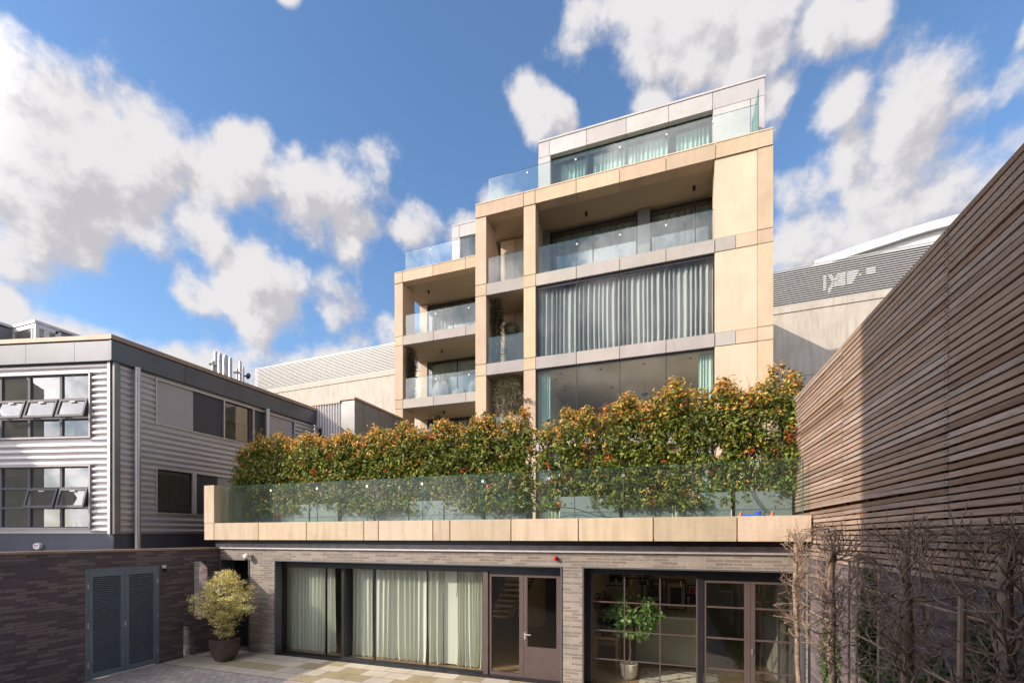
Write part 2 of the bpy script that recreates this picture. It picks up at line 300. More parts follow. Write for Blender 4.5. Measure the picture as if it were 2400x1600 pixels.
# ------------------------------------------------------------------ building blocks
def tag(o, label=None, cat=None, group=None, kind=None):
    if label: o['label'] = label
    if cat: o['category'] = cat
    if group: o['group'] = group
    if kind: o['kind'] = kind
    return o
def thing(name, loc, label, cat, group=None):
    o = bpy.data.objects.new(name, None); S.collection.objects.link(o); o.location = loc; o.empty_display_size = .2
    return tag(o, label, cat, group)
def wloc(o):
    v = Vector((0,0,0))
    while o is not None: v += Vector(o.location); o = o.parent
    return v
class MB:
    def __init__(s, P=(0,0), ang=0):
        s.v = []; s.f = []; s.uv = []; s.col = []; s.P = P; s.c = math.cos(ang); s.s = math.sin(ang); s.smooth = False
    def T(s, p): return (s.P[0]+p[0]*s.c-p[1]*s.s, s.P[1]+p[0]*s.s+p[1]*s.c, p[2])
    def face(s, pts, uv=None, col=None):
        i = len(s.v); s.v += [s.T(p) for p in pts]; s.f.append(tuple(range(i, i+len(pts))))
        if uv is None:
            a = Vector(pts[1])-Vector(pts[0]); b = Vector(pts[-1])-Vector(pts[0]); n = a.cross(b)
            ax, ay, az = abs(n.x), abs(n.y), abs(n.z)
            if az >= ax and az >= ay: uv = [(p[0], p[1]) for p in pts]
            elif ay >= ax: uv = [(p[0], p[2]) for p in pts]
            else: uv = [(p[1], p[2]) for p in pts]
        s.uv += uv; s.col.append(col)
    def box(s, x0, x1, y0, y1, z0, z1, col=None):
        if x1 < x0: x0, x1 = x1, x0
        if y1 < y0: y0, y1 = y1, y0
        if z1 < z0: z0, z1 = z1, z0
        A=(x0,y0,z0);B=(x1,y0,z0);C=(x1,y1,z0);D=(x0,y1,z0);E=(x0,y0,z1);Fv=(x1,y0,z1);G=(x1,y1,z1);Hh=(x0,y1,z1)
        for q in ((A,B,Fv,E),(B,C,G,Fv),(C,D,Hh,G),(D,A,E,Hh),(E,Fv,G,Hh),(D,C,B,A)): s.face(q, col=col)
        return s
    def prism(s, poly, z0, z1):                             # poly: (x, y) counter-clockwise
        n = len(poly)
        for i in range(n):
            a, b = poly[i], poly[(i+1) % n]
            s.face([(a[0],a[1],z0),(b[0],b[1],z0),(b[0],b[1],z1),(a[0],a[1],z1)])
        s.face([(p[0],p[1],z1) for p in poly]); s.face([(p[0],p[1],z0) for p in reversed(poly)])
        return s
    def tube(s, pts, r, n=10, cap=True, col=None):
        pts = [Vector(p) for p in pts]; rr = r if isinstance(r, (list, tuple)) else [r]*len(pts)
        rings = []
        for i, p in enumerate(pts):
            d = (pts[min(i+1, len(pts)-1)]-pts[max(i-1, 0)]).normalized()
            a = d.cross(Vector((0,0,1)) if abs(d.z) < .9 else Vector((1,0,0))).normalized(); b = d.cross(a)
            rings.append([p+(a*math.cos(2*math.pi*k/n)+b*math.sin(2*math.pi*k/n))*rr[i] for k in range(n)])
        for i in range(len(rings)-1):
            for k in range(n):
                k2 = (k+1) % n
                s.face([tuple(rings[i][k]), tuple(rings[i+1][k]), tuple(rings[i+1][k2]), tuple(rings[i][k2])], col=col)
        if cap:
            s.face([tuple(q) for q in rings[0]], col=col); s.face([tuple(q) for q in reversed(rings[-1])], col=col)
        return s
    def lathe(s, c, prof, n=24, axis='z', sq=0):
        rings = []
        for r, h in prof:
            ring = []
            for k in range(n):
                a = 2*math.pi*k/n; ca, sa = math.cos(a), math.sin(a)
                q = 1/((abs(ca)**(2+sq)+abs(sa)**(2+sq))**(1/(2+sq))) if sq else 1
                if axis == 'z': ring.append((c[0]+r*q*ca, c[1]+r*q*sa, c[2]+h))
                elif axis == 'y': ring.append((c[0]+r*q*ca, c[1]-h, c[2]+r*q*sa))
                else: ring.append((c[0]+h, c[1]+r*q*ca, c[2]+r*q*sa))
            rings.append(ring)
        for i in range(len(rings)-1):
            for k in range(n):
                k2 = (k+1) % n; s.face([rings[i][k], rings[i][k2], rings[i+1][k2], rings[i+1][k]])
        s.face(list(reversed(rings[0]))); s.face(rings[-1])
        s.smooth = True
        return s
    def build(s, name, mat, parent=None, label=None):
        me = bpy.data.meshes.new(name); o = bpy.data.objects.new(name, me); S.collection.objects.link(o)
        off = wloc(parent) if parent is not None else Vector((0,0,0))
        me.from_pydata([(p[0]-off.x, p[1]-off.y, p[2]-off.z) for p in s.v], [], s.f)
        uvl = me.uv_layers.new(name='UVMap'); uvl.data.foreach_set('uv', [c for q in s.uv for c in q])
        if mat in STONES: s.col = [c if c is not None else (1,1,1) for c in s.col]
        if any(c is not None for c in s.col):
            at = me.attributes.new('Col', 'FLOAT_COLOR', 'FACE')
            at.data.foreach_set('color', [x for c in s.col for x in ((*c, 1) if c is not None else (.3,.3,.3,1))])
        me.materials.append(MATS[mat])
        if s.smooth:
            import bmesh
            bm = bmesh.new(); bm.from_mesh(me); bmesh.ops.remove_doubles(bm, verts=bm.verts, dist=1e-5); bm.to_mesh(me); bm.free()
            me.polygons.foreach_set('use_smooth', [True]*len(me.polygons))
            me.set_sharp_from_angle(angle=R(40))
        if parent is not None: o.parent = parent
        if label: o['label'] = label
        return o
def copy_tree(o, parent=None):
    c = o.copy(); S.collection.objects.link(c); c.parent = parent
    for ch in list(o.children): copy_tree(ch, c)
    return c
GAP = .028
PV = random.Random(17)
def pv(): k = PV.uniform(.86, 1.06); return (k, k*PV.uniform(.97,1.01), k*PV.uniform(.93,1.03))
def stack(m, x0, x1, y0, y1, zs, gap=GAP, sunk=.035):          # facing stones one above the other with open joints
    m.box(x0+sunk, x1-sunk, y0+sunk, y1-sunk, zs[0], zs[-1]-.01)
    for a, b in zip(zs[:-1], zs[1:]): m.box(x0, x1, y0, y1, a+gap/2, b-gap/2, col=pv())
    return m
def row(m, xs, y0, y1, z0, z1, gap=GAP, sunk=.035, mids=()):
    if sunk: m.box(xs[0]+sunk, xs[-1]-sunk, y0+sunk, y1-sunk, z0+sunk, z1-sunk)
    for a, b in zip(xs[:-1], xs[1:]): m.box(a+gap/2, b-gap/2, y0, y1, z0, z1, col=pv())
    return m
def curtain(name, mat, parent, x0, x1, y, z0, z1, pitch=.16, amp=.05, flare=.0, seed=0, ang=None, hem=.0):
    rnd = random.Random(seed); n = max(8, int(abs(x1-x0)/pitch*10)); m = MB(); m.smooth = True
    ph = [0]; 
    for i in range(n): ph.append(ph[-1]+2*math.pi*abs(x1-x0)/n/pitch*(.75+.5*math.sin(i*.07+seed)**2+rnd.uniform(-.12,.12)))
    am = [amp*(.6+.6*math.sin(i*.043+seed*2)**2) for i in range(n+1)]
    zs = [z1, z1-.05*(z1-z0), z0+.72*(z1-z0), z0+.4*(z1-z0), z0+.15*(z1-z0), z0+.04*(z1-z0), z0]
    k = [.55, 1., 1., 1.1, 1.3, 1.5, 1.45]; G = []
    for j, z in enumerate(zs):
        rowp = []
        for i in range(n+1):
            f = i/n; x = x0+(x1-x0)*f+flare*(j/6)**2*math.sin(f*9+seed)
            yy = y+am[i]*k[j]*math.sin(ph[i]+.25*math.sin(j*1.3+i*.02+seed))
            rowp.append((x, yy, z+(hem*math.sin(ph[i]*.5) if j == 6 else 0)))
        G.append(rowp)
    for j in range(6):
        for i in range(n): m.face([G[j+1][i], G[j+1][i+1], G[j][i+1], G[j][i]], uv=[(0,0),(.1,0),(.1,.1),(0,.1)])
    return m.build(name, mat, parent)
def leaves(name, mat, parent, pts, nrm, size, cols, seed=0, slim=.42, drop=0.):
    """one mesh of many small folded leaves; pts, nrm, cols are arrays"""
    r = np.random.default_rng(seed); n = len(pts); pts = np.asarray(pts, float); nrm = np.asarray(nrm, float)
    d = r.normal(size=(n,3)); d[:,2] -= drop; d -= (d*nrm).sum(1)[:,None]*nrm*.7; d /= np.linalg.norm(d, axis=1)[:,None]+1e-9
    nn = nrm+r.normal(size=(n,3))*.55; w = np.cross(d, nn); w /= np.linalg.norm(w, axis=1)[:,None]+1e-9
    up = np.cross(w, d); L = (size*r.uniform(.6,1.3,n))[:,None]; Wd = L*slim
    V = np.empty((n,4,3)); V[:,0] = pts; V[:,1] = pts+d*L*.5+w*Wd*.5+up*L*.10; V[:,2] = pts+d*L; V[:,3] = pts+d*L*.5-w*Wd*.5+up*L*.10
    off = wloc(parent) if parent is not None else Vector((0,0,0)); V -= np.array(off)
    me = bpy.data.meshes.new(name); me.vertices.add(4*n); me.vertices.foreach_set('co', V.ravel())
    me.loops.add(4*n); me.loops.foreach_set('vertex_index', np.arange(4*n)); me.polygons.add(n)
    me.polygons.foreach_set('loop_start', np.arange(n)*4); me.polygons.foreach_set('loop_total', np.full(n,4)); me.update(calc_edges=True)
    at = me.attributes.new('Col', 'FLOAT_COLOR', 'FACE'); c4 = np.ones((n,4)); c4[:,:3] = cols; at.data.foreach_set('color', c4.ravel())
    me.materials.append(MATS[mat]); o = bpy.data.objects.new(name, me); S.collection.objects.link(o)
    if parent is not None: o.parent = parent
    return o
def twigs(name, mat, parent, segs, n=4):
    """segs: list of (p0, p1, r0, r1) joined into one mesh of thin tapered limbs"""
    A = np.array([s[0] for s in segs], float); B = np.array([s[1] for s in segs], float)
    r0 = np.array([s[2] for s in segs])[:,None]; r1 = np.array([s[3] for s in segs])[:,None]
    d = B-A; d /= np.linalg.norm(d, axis=1)[:,None]+1e-9
    h = np.where(np.abs(d[:,2:3]) < .9, np.array([[0,0,1.]]), np.array([[1.,0,0]])); a = np.cross(d, h); a /= np.linalg.norm(a, axis=1)[:,None]; b = np.cross(d, a)
    k = len(segs); V = np.empty((k, 2*n, 3))
    for i in range(n):
        w = a*math.cos(2*math.pi*i/n)+b*math.sin(2*math.pi*i/n); V[:,i] = A+w*r0; V[:,n+i] = B+w*r1
    off = wloc(parent) if parent is not None else Vector((0,0,0)); V -= np.array(off)
    base = (np.arange(k)*2*n)[:,None]; q = np.array([[i, (i+1)%n, n+(i+1)%n, n+i] for i in range(n)]).ravel()
    idx = (base+q[None]).ravel(); nf = k*n
    me = bpy.data.meshes.new(name); me.vertices.add(k*2*n); me.vertices.foreach_set('co', V.ravel())
    me.loops.add(len(idx)); me.loops.foreach_set('vertex_index', idx); me.polygons.add(nf)
    me.polygons.foreach_set('loop_start', np.arange(nf)*4); me.polygons.foreach_set('loop_total', np.full(nf,4)); me.update(calc_edges=True)
    me.materials.append(MATS[mat]); o = bpy.data.objects.new(name, me); S.collection.objects.link(o)
    if parent is not None: o.parent = parent
    return o
# ------------------------------------------------------------------ ground
def sheet(name, x0, x1, y0, y1, z, mat):
    m = MB(); m.face([(x0,y0,z),(x1,y0,z),(x1,y1,z),(x0,y1,z)]); o = m.build(name, mat); o['kind'] = 'structure'; return o
plain('earth', (.13,.12,.105), .95, 0, .2, .3)
sheet('ground', -400, 400, -400, 400, -.03, 'earth')
sheet('courtyard_setts', -40, 2.5, -1.0, 8.0, -.008, 'grey_setts')
m = MB(); m.box(-14.4, 2.5, 8.0, 9.62, -.2, 0); o = m.build('paving', 'sandstone_paving'); o['kind'] = 'structure'
# ------------------------------------------------------------------ brick ground-floor building with roof terrace
YW, YG, TZ = 9.6, 9.86, 3.58
XL, XR = -12.4, 2.38
ax = thing('terrace_building', (-5, YW, 0), 'long low brick building with curtained glass doors under a sandstone terrace edge', 'building')
D0, D1 = XA(517,YW), XA(585,YW); A0, A1 = XA(644,YW), XA(1317.4,YW); B0 = XA(1364.9,YW); B1 = XA(1869,YG)+.05
OT = 2.554
m = MB()
m.box(-14.6, D0, YW, YW+.30, 0, 2.86); m.box(D1, A0, YW, YW+.26, 0, OT); m.box(A1, B0, YW, YW+.26, 0, OT); m.box(B1, XR, YW, YW+.26, 0, OT)
m.box(D0, XR, YW, YW+.26, OT, 2.86)
m.build('wall', 'grey_brick', ax)
def fr(m, x0, x1, y0, y1, z0, z1, w=.03):                    # metal lining of an opening
    m.box(x0, x0+w, y0, y1, z0, z1); m.box(x1-w, x1, y0, y1, z0, z1); m.box(x0+w, x1-w, y0, y1, z1-w, z1); return m
m = MB(); fr(m, A0, A1, YW-.02, YG-.05, 0.004, OT+.012); fr(m, B0, B1, YW-.02, YG-.05, 0.004, OT+.012); fr(m, D0+.01, D1, YW-.02, YW+.5, .004, OT+.012)
m.build('opening_lining', 'fascia_metal', ax)
m = MB(); m.box(A0+.03, A1-.03, YW-.012, YG+.03, .001, .02); m.box(B0+.03, B1-.03, YW-.012, YG+.03, .001, .02); m.build('threshold', 'dark_metal', ax)
# metal flashings and terrace edge
m = MB(); m.box(XL+.1, XR, YW-.045, YW+.2, 2.905, 3.01); m.build('lead_flashing', 'lead_sheet', ax)
m = MB(); m.box(XL+.1, XR, YW-.06, YW+.2, 2.865, 2.898); m.build('drip_ledge', 'galvanised', ax)
m = MB(); m.box(XL+.12, XR, YW-.01, YW+.2, 3.015, 3.10); m.build('shadow_gap', 'dark_metal', ax)
YF = 9.3
jx = [478,501.5] + [460+q/2.94 for q in (427,758,1154,1255,1630,1747,2168)] + [1200+q/3.267 for q in (508,1082,1724)] + [1903.5]
m = MB(); row(m, [XA(q,YF) for q in jx], YF, YW+.3, 3.115, TZ); m.build('terrace_edge', 'parapet_stone', ax)
m = MB(); m.box(XL+.1, XR, YW+.3, 17.2, 3.0, 3.40); m.build('terrace_slab', 'room_plaster', ax)
m = MB(); m.box(XL+.3, XR, YW+.31, 17.2, 3.405, 3.52); m.build('terrace_deck', 'terrace_floor', ax)
m = MB(); m.box(XA(478,YF), XA(501.5,YF), YF, 9.74, TZ+.008, 4.64); m.build('end_block', 'parapet_stone', ax)
m = MB(); m.box(XA(478,YF)+.05, XA(501.5,YF)-.02, 9.75, 17.2, TZ-.5, 4.52); m.build('side_parapet', 'stained_stone', ax)
# glass balustrade
gj = [577, 636, 744, 861, 990, 1132, 1287, 1461, 1656, 1882]
YGL = 9.5
xs = [XA(501.5,YF)+.02]+[XA(q,YGL) for q in gj[1:]]
for a, b in zip(xs[:-1], xs[1:]):
    m = MB(); m.box(a+.008, b-.008, YGL-.009, YGL+.009, TZ+.004, 4.60); g_ = m.build('glass_panel', 'terrace_glass', ax)
    m = MB(); m.box(b-.006, b+.006, YGL-.0095, YGL+.0095, TZ+.004, 4.598); m.box(a+.01, b-.01, YGL-.010, YGL+.010, 4.602, 4.608); m.build('glass_edge', 'glass_edge', g_)
    if b < 2.2:
        m = MB(); m.box(b-.03, b+.03, YGL-.02, YGL+.02, 4.42, 4.475); m.build('glass_clip', 'steel', g_)
m = MB(); m.box(XA(501.5,YF)+.1, XA(501.5,YF)+.118, 9.76, 16.9, TZ, 4.60); m.build('glass_panel', 'terrace_glass', ax)
# --- first opening: fixed panes and a pair of doors
wn = [663, 765, 808, 878.5, 1002, 1139]
X = [XA(q, YG) for q in wn]
m = MB(); m.box(A0+.03, A1-.03, YG-.04, YG+.04, 2.395, OT-.02); m.build('head_frame', 'dark_metal', ax)
for i, (a, b) in enumerate(zip(X[:-1], X[1:])):
    w0 = .012
    m = MB(); m.box(a-w0, a+w0, YG-.03, YG+.03, .03, 2.395); m.box(a+w0, b-.012, YG-.03, YG+.03, .02, .055); m.box(a+w0, b-.012, YG-.03, YG+.03, 2.37, 2.395)
    wf = m.build('window', 'dark_metal', ax)
    m = MB(); m.box(a+w0, b-w0, YG-.006, YG+.006, .055, 2.37); m.build('pane', 'window_glass', wf)
m = MB(); m.box(XA(803,YG+.1), XA(815,YG+.1), YG+.05, YG+.3, .02, 2.5); m.build('inner_post', 'black', ax)
m = MB(); m.box(A0+.03, X[0]-.013, YG-.04, YG+.04, .02, 2.395); m.build('jamb', 'dark_metal', ax)
m = MB(); m.box(XA(1135,YG)+.0, XA(1146,YG), YG-.07, YG+.05, .02, 2.392); m.build('post', 'bronze_frame', ax)
m = MB(); m.box(XA(1146,YG)+.002, A1-.03, YG-.035, YG+.05, 2.33, 2.392); m.build('door_head', 'dark_metal', ax)
def leaf(x0, x1, gx0, gx1, z0, gz0, gz1, z1, bars=(), handle=None, panel=False, mat='bronze_frame', glass='door_glass'):
    m = MB(); y0, y1 = YG-.035, YG+.025
    m.box(x0, gx0, y0, y1, z0, z1); m.box(gx1, x1, y0, y1, z0, z1); m.box(gx0, gx1, y0, y1, gz1, z1)
    m.box(gx0, gx1, y0, y1, z0, gz0 if not panel else gz0-.0)
    for z in bars: m.box(gx0, gx1, y0+.008, y1-.008, z-.016, z+.016)
    d = m.build('door', mat, ax)
    m = MB(); m.box(gx0, gx1, YG-.005, YG+.005, gz0, gz1); m.build('pane', glass, d)
    if handle:
        hx, hz = handle; m = MB(); m.tube([(hx,YG-.035,hz),(hx,YG-.09,hz)], .012); m.tube([(hx,YG-.085,hz),(hx+.15,YG-.085,hz)], .011)
        m.box(hx-.02, hx+.02, YG-.043, YG-.035, hz-.12, hz+.04); m.lathe((hx,YG-.04,hz-.10), [(.016,0),(.016,.02)], 12, 'y'); m.build('handle', 'steel', d)
    return d
c0, c1 = XA(1146,YG)+.004, XA(1228.4,YG)
leaf(c0, c1-.003, XA(1153,YG), XA(1218,YG), .02, .09, 2.285, 2.328, glass='window_glass')
leaf(c1+.003, A1-.035, XA(1237,YG), XA(1305,YG), .02, .72, 2.285, 2.328, handle=(XA(1231.5,YG), 1.0), panel=True, glass='window_glass')
# --- second opening: gridded window and glazed doors
G0, G1 = XA(1388,YG), XA(1633,YG); gx = [G0, XA(1463.7,YG), XA(1547,YG), G1]; gz = [.02, .59, 1.20, 1.81, 2.40]
m = MB(); m.box(B0+.03, B1-.03, YG-.04, YG+.04, 2.405, OT-.02); m.build('head_frame', 'dark_metal', ax)
m = MB(); m.box(B0+.03, G0-.02, YG-.04, YG+.04, .02, 2.403); m.build('jamb', 'dark_metal', ax)
m = MB(); m.box(G0-.018, G0+.01, YG-.03, YG+.03, .02, 2.4); m.box(G1-.012, G1+.012, YG-.05, YG+.03, .02, 2.36)
for q in gx[1:3]: m.box(q-.011, q+.011, YG-.03, YG+.03, .02, 2.36)
for q in gz[1:4]:
    for a, b in zip(gx[:-1], gx[1:]): m.box(a+.012, b-.012, YG-.024, YG+.024, q-.011, q+.011)
wf = m.build('window', 'bronze_frame', ax)
for a, b in zip(gx[:-1], gx[1:]):
    for c, d in zip(gz[:-1], gz[1:]):
        m = MB(); m.box(a+.012, b-.012, YG-.005, YG+.005, c+.011, d-.011); m.build('pane', 'window_glass', wf)
m = MB(); m.box(G1+.013, XA(1649,YG), YG-.05, YG+.05, .02, 2.403); m.build('post', 'dark_metal', ax)
m = MB(); m.box(XA(1649,YG)+.002, B1-.03, YG-.03, YG+.05, 2.335, 2.403); m.build('door_head', 'dark_metal', ax)
e0, e1, e2 = XA(1650,YG), XA(1758,YG), B1-.032
leaf(e0, e1-.003, XA(1655,YG), XA(1744,YG), .02, .06, 2.29, 2.33, bars=(.59,1.2,1.81))
d = leaf(e1+.003, e2, XA(1769,YG), XA(1862,YG), .02, .06, 2.29, 2.33, bars=(.59,1.2,1.81))
m = MB(); q = XA(1762,YG); m.box(q-.012, q+.012, YG-.055, YG-.035, .93, 1.04); m.build('lock_plate', 'steel', d)
# dark louvred door in the corner
m = MB()
for k in range(58): m.face([(D0+.05, YW+.40, .04+k*.043), (D1-.05, YW+.40, .04+k*.043), (D1-.05, YW+.45, .075+k*.043), (D0+.05, YW+.45, .075+k*.043)])
m.box(D0+.04, D1-.04, YW+.47, YW+.5, .02, OT); m.build('louvred_door', 'black', ax)
# rooms behind the glass
m = MB(); m.box(A0-.2, XR-.05, YG+.05, 17.3, -.15, .012); m.build('floor', 'wood_floor', ax)
m = MB(); m.box(A0-.2, XR-.05, YG+.30, 17.2, 2.62, 2.98); m.build('ceiling', 'room_plaster', ax)
P1 = XA(1135,YG+.4); P2 = (A1+B0)/2
m = MB(); m.box(A0-.35, A0-.2, YG+.05, 17.3, 0, 2.98); m.box(A0-.2, XR, 17.3, 17.45, 0, 2.98);
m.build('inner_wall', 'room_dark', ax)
m = MB(); m.box(P2-.06, P2+.06, YG+.35, 14.6, .014, 2.6); m.box(P2+.06, XR, 14.6, 14.75, .014, 2.6); m.box(XR-.12, XR, YG+.05, 14.6, .014, 2.6); m.build('inner_wall', 'room_plaster', ax)
m = MB(); m.box(A0-.15, XA(806,YG), 12.6, 12.7, .014, 2.6); m.build('inner_wall', 'blue_fabric', ax)
# curtains
cy = YG+.32
def cur(p0, p1, mat='cream_curtain', pitch=.15, amp=.045, flare=.03, seed=1, z1=2.45, y=cy): return curtain('curtain', mat, ax, XA(p0,y), XA(p1,y), y, .03, z1, pitch, amp, flare, seed, hem=.01)
cur(668, 764, pitch=.12, amp=.05, seed=3); cur(766, 786, pitch=.10, flare=.05, seed=5)
cur(815, 875, pitch=.14, seed=7); cur(878, 1002, pitch=.155, seed=9, flare=.05); cur(1004, 1041, pitch=.15, seed=2); cur(1074, 1137, pitch=.085, amp=.045, seed=4, flare=.04)
m = MB(); m.box(XA(1040,cy), XA(1073,cy), cy-.004, cy+.004, .05, 2.45); m.build('blind', 'blind_cloth', ax)
m = MB(); m.tube([(XA(1072,cy-.03),cy-.05,2.42),(XA(1073.5,cy-.03),cy-.06,2.0),(XA(1071,cy-.03),cy-.05,1.72)], .006, 6); m.build('blind_cord', 'black', ax)
# open stair in the hall
m = MB()
for k in range(9):
    z = .74+k*.165; m.box(XA(1150+k*5.2,13.0), XA(1186+k*7,13.0), 13.0, 13.9, z, z+.05)
m.build('stair_tread', 'oak', ax)
m = MB(); a = (XA(1180,13),13.95,.55); b = (XA(1245,13),13.95,2.3); m.tube([a,b], .04, 6)
for k in range(10): q = k/10; x = a[0]+(b[0]-a[0])*q; m.tube([(x,13.0,.9+q*1.6),(x,13.0,2.6)], .008, 4)
m.build('stair_frame', 'dark_metal', ax)
m = MB(); m.box(XA(1237,15.5), XA(1262,15.5), 15.5, 16.4, .014, 2.35); m.build('cupboard', 'oak', ax)
# furniture seen in the right-hand room
k = thing('sideboard', (XA(1590,11.8), 11.8, 0), 'pale green counter behind the gridded window', 'counter')
m = MB(); m.box(XA(1490,11.8), XA(1640,11.8), 11.8, 12.4, .09, 1.20); m.build('body', 'counter_green', k)
m = MB(); m.box(XA(1490,11.8)-.02, XA(1640,11.8)+.02, 11.78, 12.42, 1.20, 1.24); m.build('counter_top', 'white_metal', k)
m = MB(); m.box(XA(1490,11.8)+.03, XA(1640,11.8)-.03, 11.83, 12.38, .016, .09); m.build('toe_kick', 'black', k)
def picture(x, z, w, h, Y, lab, art='picture_ink'):
    t = thing('picture_frame', (x, Y, z-h/2), lab, 'picture', 'pictures on the back wall of the room')
    m = MB(); e = .03
    m.box(x-w/2, x-w/2+e, Y-.03, Y, z-h/2, z+h/2); m.box(x+w/2-e, x+w/2, Y-.03, Y, z-h/2, z+h/2); m.box(x-w/2+e, x+w/2-e, Y-.03, Y, z-h/2, z-h/2+e); m.box(x-w/2+e, x+w/2-e, Y-.03, Y, z+h/2-e, z+h/2); m.build('frame', 'black', t)
    m = MB(); m.box(x-w/2+e, x+w/2-e, Y-.012, Y-.002, z-h/2+e, z+h/2-e); m.build('mount', 'picture_paper', t)
    m = MB(); m.box(x-w*.27, x+w*.27, Y-.016, Y-.0125, z-h*.3, z+h*.3); m.build('print', art, t)
YP = 14.57
def PX(q): return XA(1300+q/3.36, YP)
def PZ(q, p): return ZA(1300+q/3.36, 1200+p/3.36, YP)
picture(PX(480), PZ(480,500), .75, .62, YP, 'wide framed picture at top left inside the gridded window')
picture(PX(725), PZ(725,510), .40, .46, YP, 'framed picture behind the middle of the lamp rail')
picture(PX(770), PZ(770,620), .62, .62, YP, 'black framed photograph right of the indoor fig crown')
picture(PX(955), PZ(955,655), .58, .85, YP, 'tall framed picture on the grey wall in the right column of panes')
picture(PX(1085), PZ(1085,615), .28, .34, YP, 'small frame with a red print near the glazed doors', 'red_ink')
picture(PX(1092), PZ(1092,690), .40, .36, YP, 'small black frame below the red print')
r = thing('lamp_rail', (PX(730), 13.2, 2.2), 'black ceiling rail with small brass spotlights behind the gridded window', 'lamp')
xa, xb = XA(1430,13.0), XA(1606,13.0); zr = ZA(1520,1356,13.0)
m = MB(); m.tube([(xa,13,zr),(xb,13,zr)], .018, 8); m.tube([(xa+.4,13,zr),(xa+.4,13,2.62)], .008, 6); m.tube([(xb-.4,13,zr),(xb-.4,13,2.62)], .008, 6); m.build('rail', 'black', r)
for q in (483,605,733,862,993):
    x = XA(1300+q/3.36,13.0); m = MB(); m.tube([(x,13,zr-.02),(x,13,zr-.17)], .03, 10); m.build('spotlight', 'brass', r)
# indoor fig in a pale pot
fx, fy = XA(1474,10.55), 10.55
t = thing('potted_fig', (fx, fy, .014), 'green indoor fig tree in a pale pot behind the gridded window', 'potted plant')
m = MB(); m.lathe((fx,fy,.014), [(.12,0),(.17,.08),(.20,.34),(.185,.35),(.17,.28)], 24); m.build('pot', 'cream_pot', t)
rnd = random.Random(5); sg = []; p = Vector((fx,fy,.25)); 
for k in range(9):
    q = p+Vector((rnd.uniform(-.025,.025), rnd.uniform(-.03,.03), .13)); sg.append((p, q, .028, .026)); p = q
m_top = p
for k in range(26):
    a = rnd.uniform(0,6.28); d = Vector((math.cos(a), math.sin(a)*.6, rnd.uniform(-.1,.7))).normalized(); q = p
    for j in range(4):
        e = q+d*.13+Vector((rnd.uniform(-.04,.04), rnd.uniform(-.04,.04), rnd.uniform(-.03,.03))); sg.append((q,e,.012-.002*j,.010-.002*j)); q = e
twigs('trunk', 'bamboo', t, sg, 6)
rg = np.random.default_rng(8); n = 1500; d = rg.normal(size=(n,3)); d /= np.linalg.norm(d,axis=1)[:,None]; rr = rg.uniform(.5,1,n)**.6
pts = np.array([fx+.08,fy,1.42])+d*rr[:,None]*np.array([.66,.42,.50]); pts = pts[(np.sin(pts[:,0]*11)+np.sin(pts[:,2]*13+1)+rg.normal(size=n)*.5) > -.5]
cols = np.array([.22,.36,.10])*rg.uniform(.5,1.5,(len(pts),1)); leaves('crown', 'leaf', t, pts, (pts-np.array([fx,fy,1.4])), .13, cols, 3, .5, .6)
# dried flowers, chair, rug
vx, vy = XA(1418,10.9), 10.9
t = thing('dried_flowers', (vx,vy,1.0), 'bunch of dark red dried flowers at the upper left pane', 'plant'); n = 500
m = MB(); m.lathe((vx,vy,.86), [(.06,0),(.10,.08),(.09,.22),(.05,.30),(.055,.34)], 16); m.build('vase', 'black', t)
d = rg.normal(size=(n,3)); d /= np.linalg.norm(d,axis=1)[:,None]; pts = np.array([vx,vy,1.66])+d*(rg.uniform(.2,1,n)[:,None])*np.array([.33,.25,.26])
leaves('flower_heads', 'dull_leaf', t, pts, d, .06, np.array([.20,.07,.04])*rg.uniform(.4,1.5,(n,1)), 1, .7)
twigs('stems', 'bark', t, [((vx,vy,1.15), tuple(p_), .004, .003) for p_ in pts[:40]])
m = MB(); m.box(XA(1392,11.0), XA(1452,11.0), 10.75, 11.2, .80, .86); t2 = thing('side_table', (vx,11,.014), 'narrow dark table under the dried flowers', 'table'); m.build('top', 'oak', t2)
for sx in (XA(1392,11)+.05, XA(1452,11)-.05):
    for yy in (10.8, 11.15): m = MB(); m.box(sx-.02, sx+.02, yy-.02, yy+.02, .014, .80); m.build('leg', 'oak', t2)
cx_, cy_ = XA(1428,12.4), 12.4
t = thing('armchair', (cx_,cy_,.014), 'low wooden armchair with tan seat in the lower left panes', 'chair')
m = MB(); m.box(cx_-.34,cx_+.34,cy_-.3,cy_+.3,.36,.46); m.build('seat','oak',t)
m = MB(); m.box(cx_-.34,cx_+.34,cy_+.27,cy_+.35,.47,.95); m.build('backrest','black',t)
for sx in (-.32,.32):
    m = MB(); m.box(cx_+sx-.02,cx_+sx+.02,cy_-.3,cy_+.26,.60,.64); m.build('armrest','oak',t)
    for sy in (-.28,.28): m = MB(); m.box(cx_+sx-.02,cx_+sx+.02,cy_+sy-.02,cy_+sy+.02,.014,.36); m.build('leg','oak',t)
m = MB(); m.box(XA(1500,10.6), XA(1690,10.6), 10.15, 11.5, .014, .024); tag(m.build('rug', 'rug'), 'patterned beige rug on the floor behind the gridded window', 'rug')
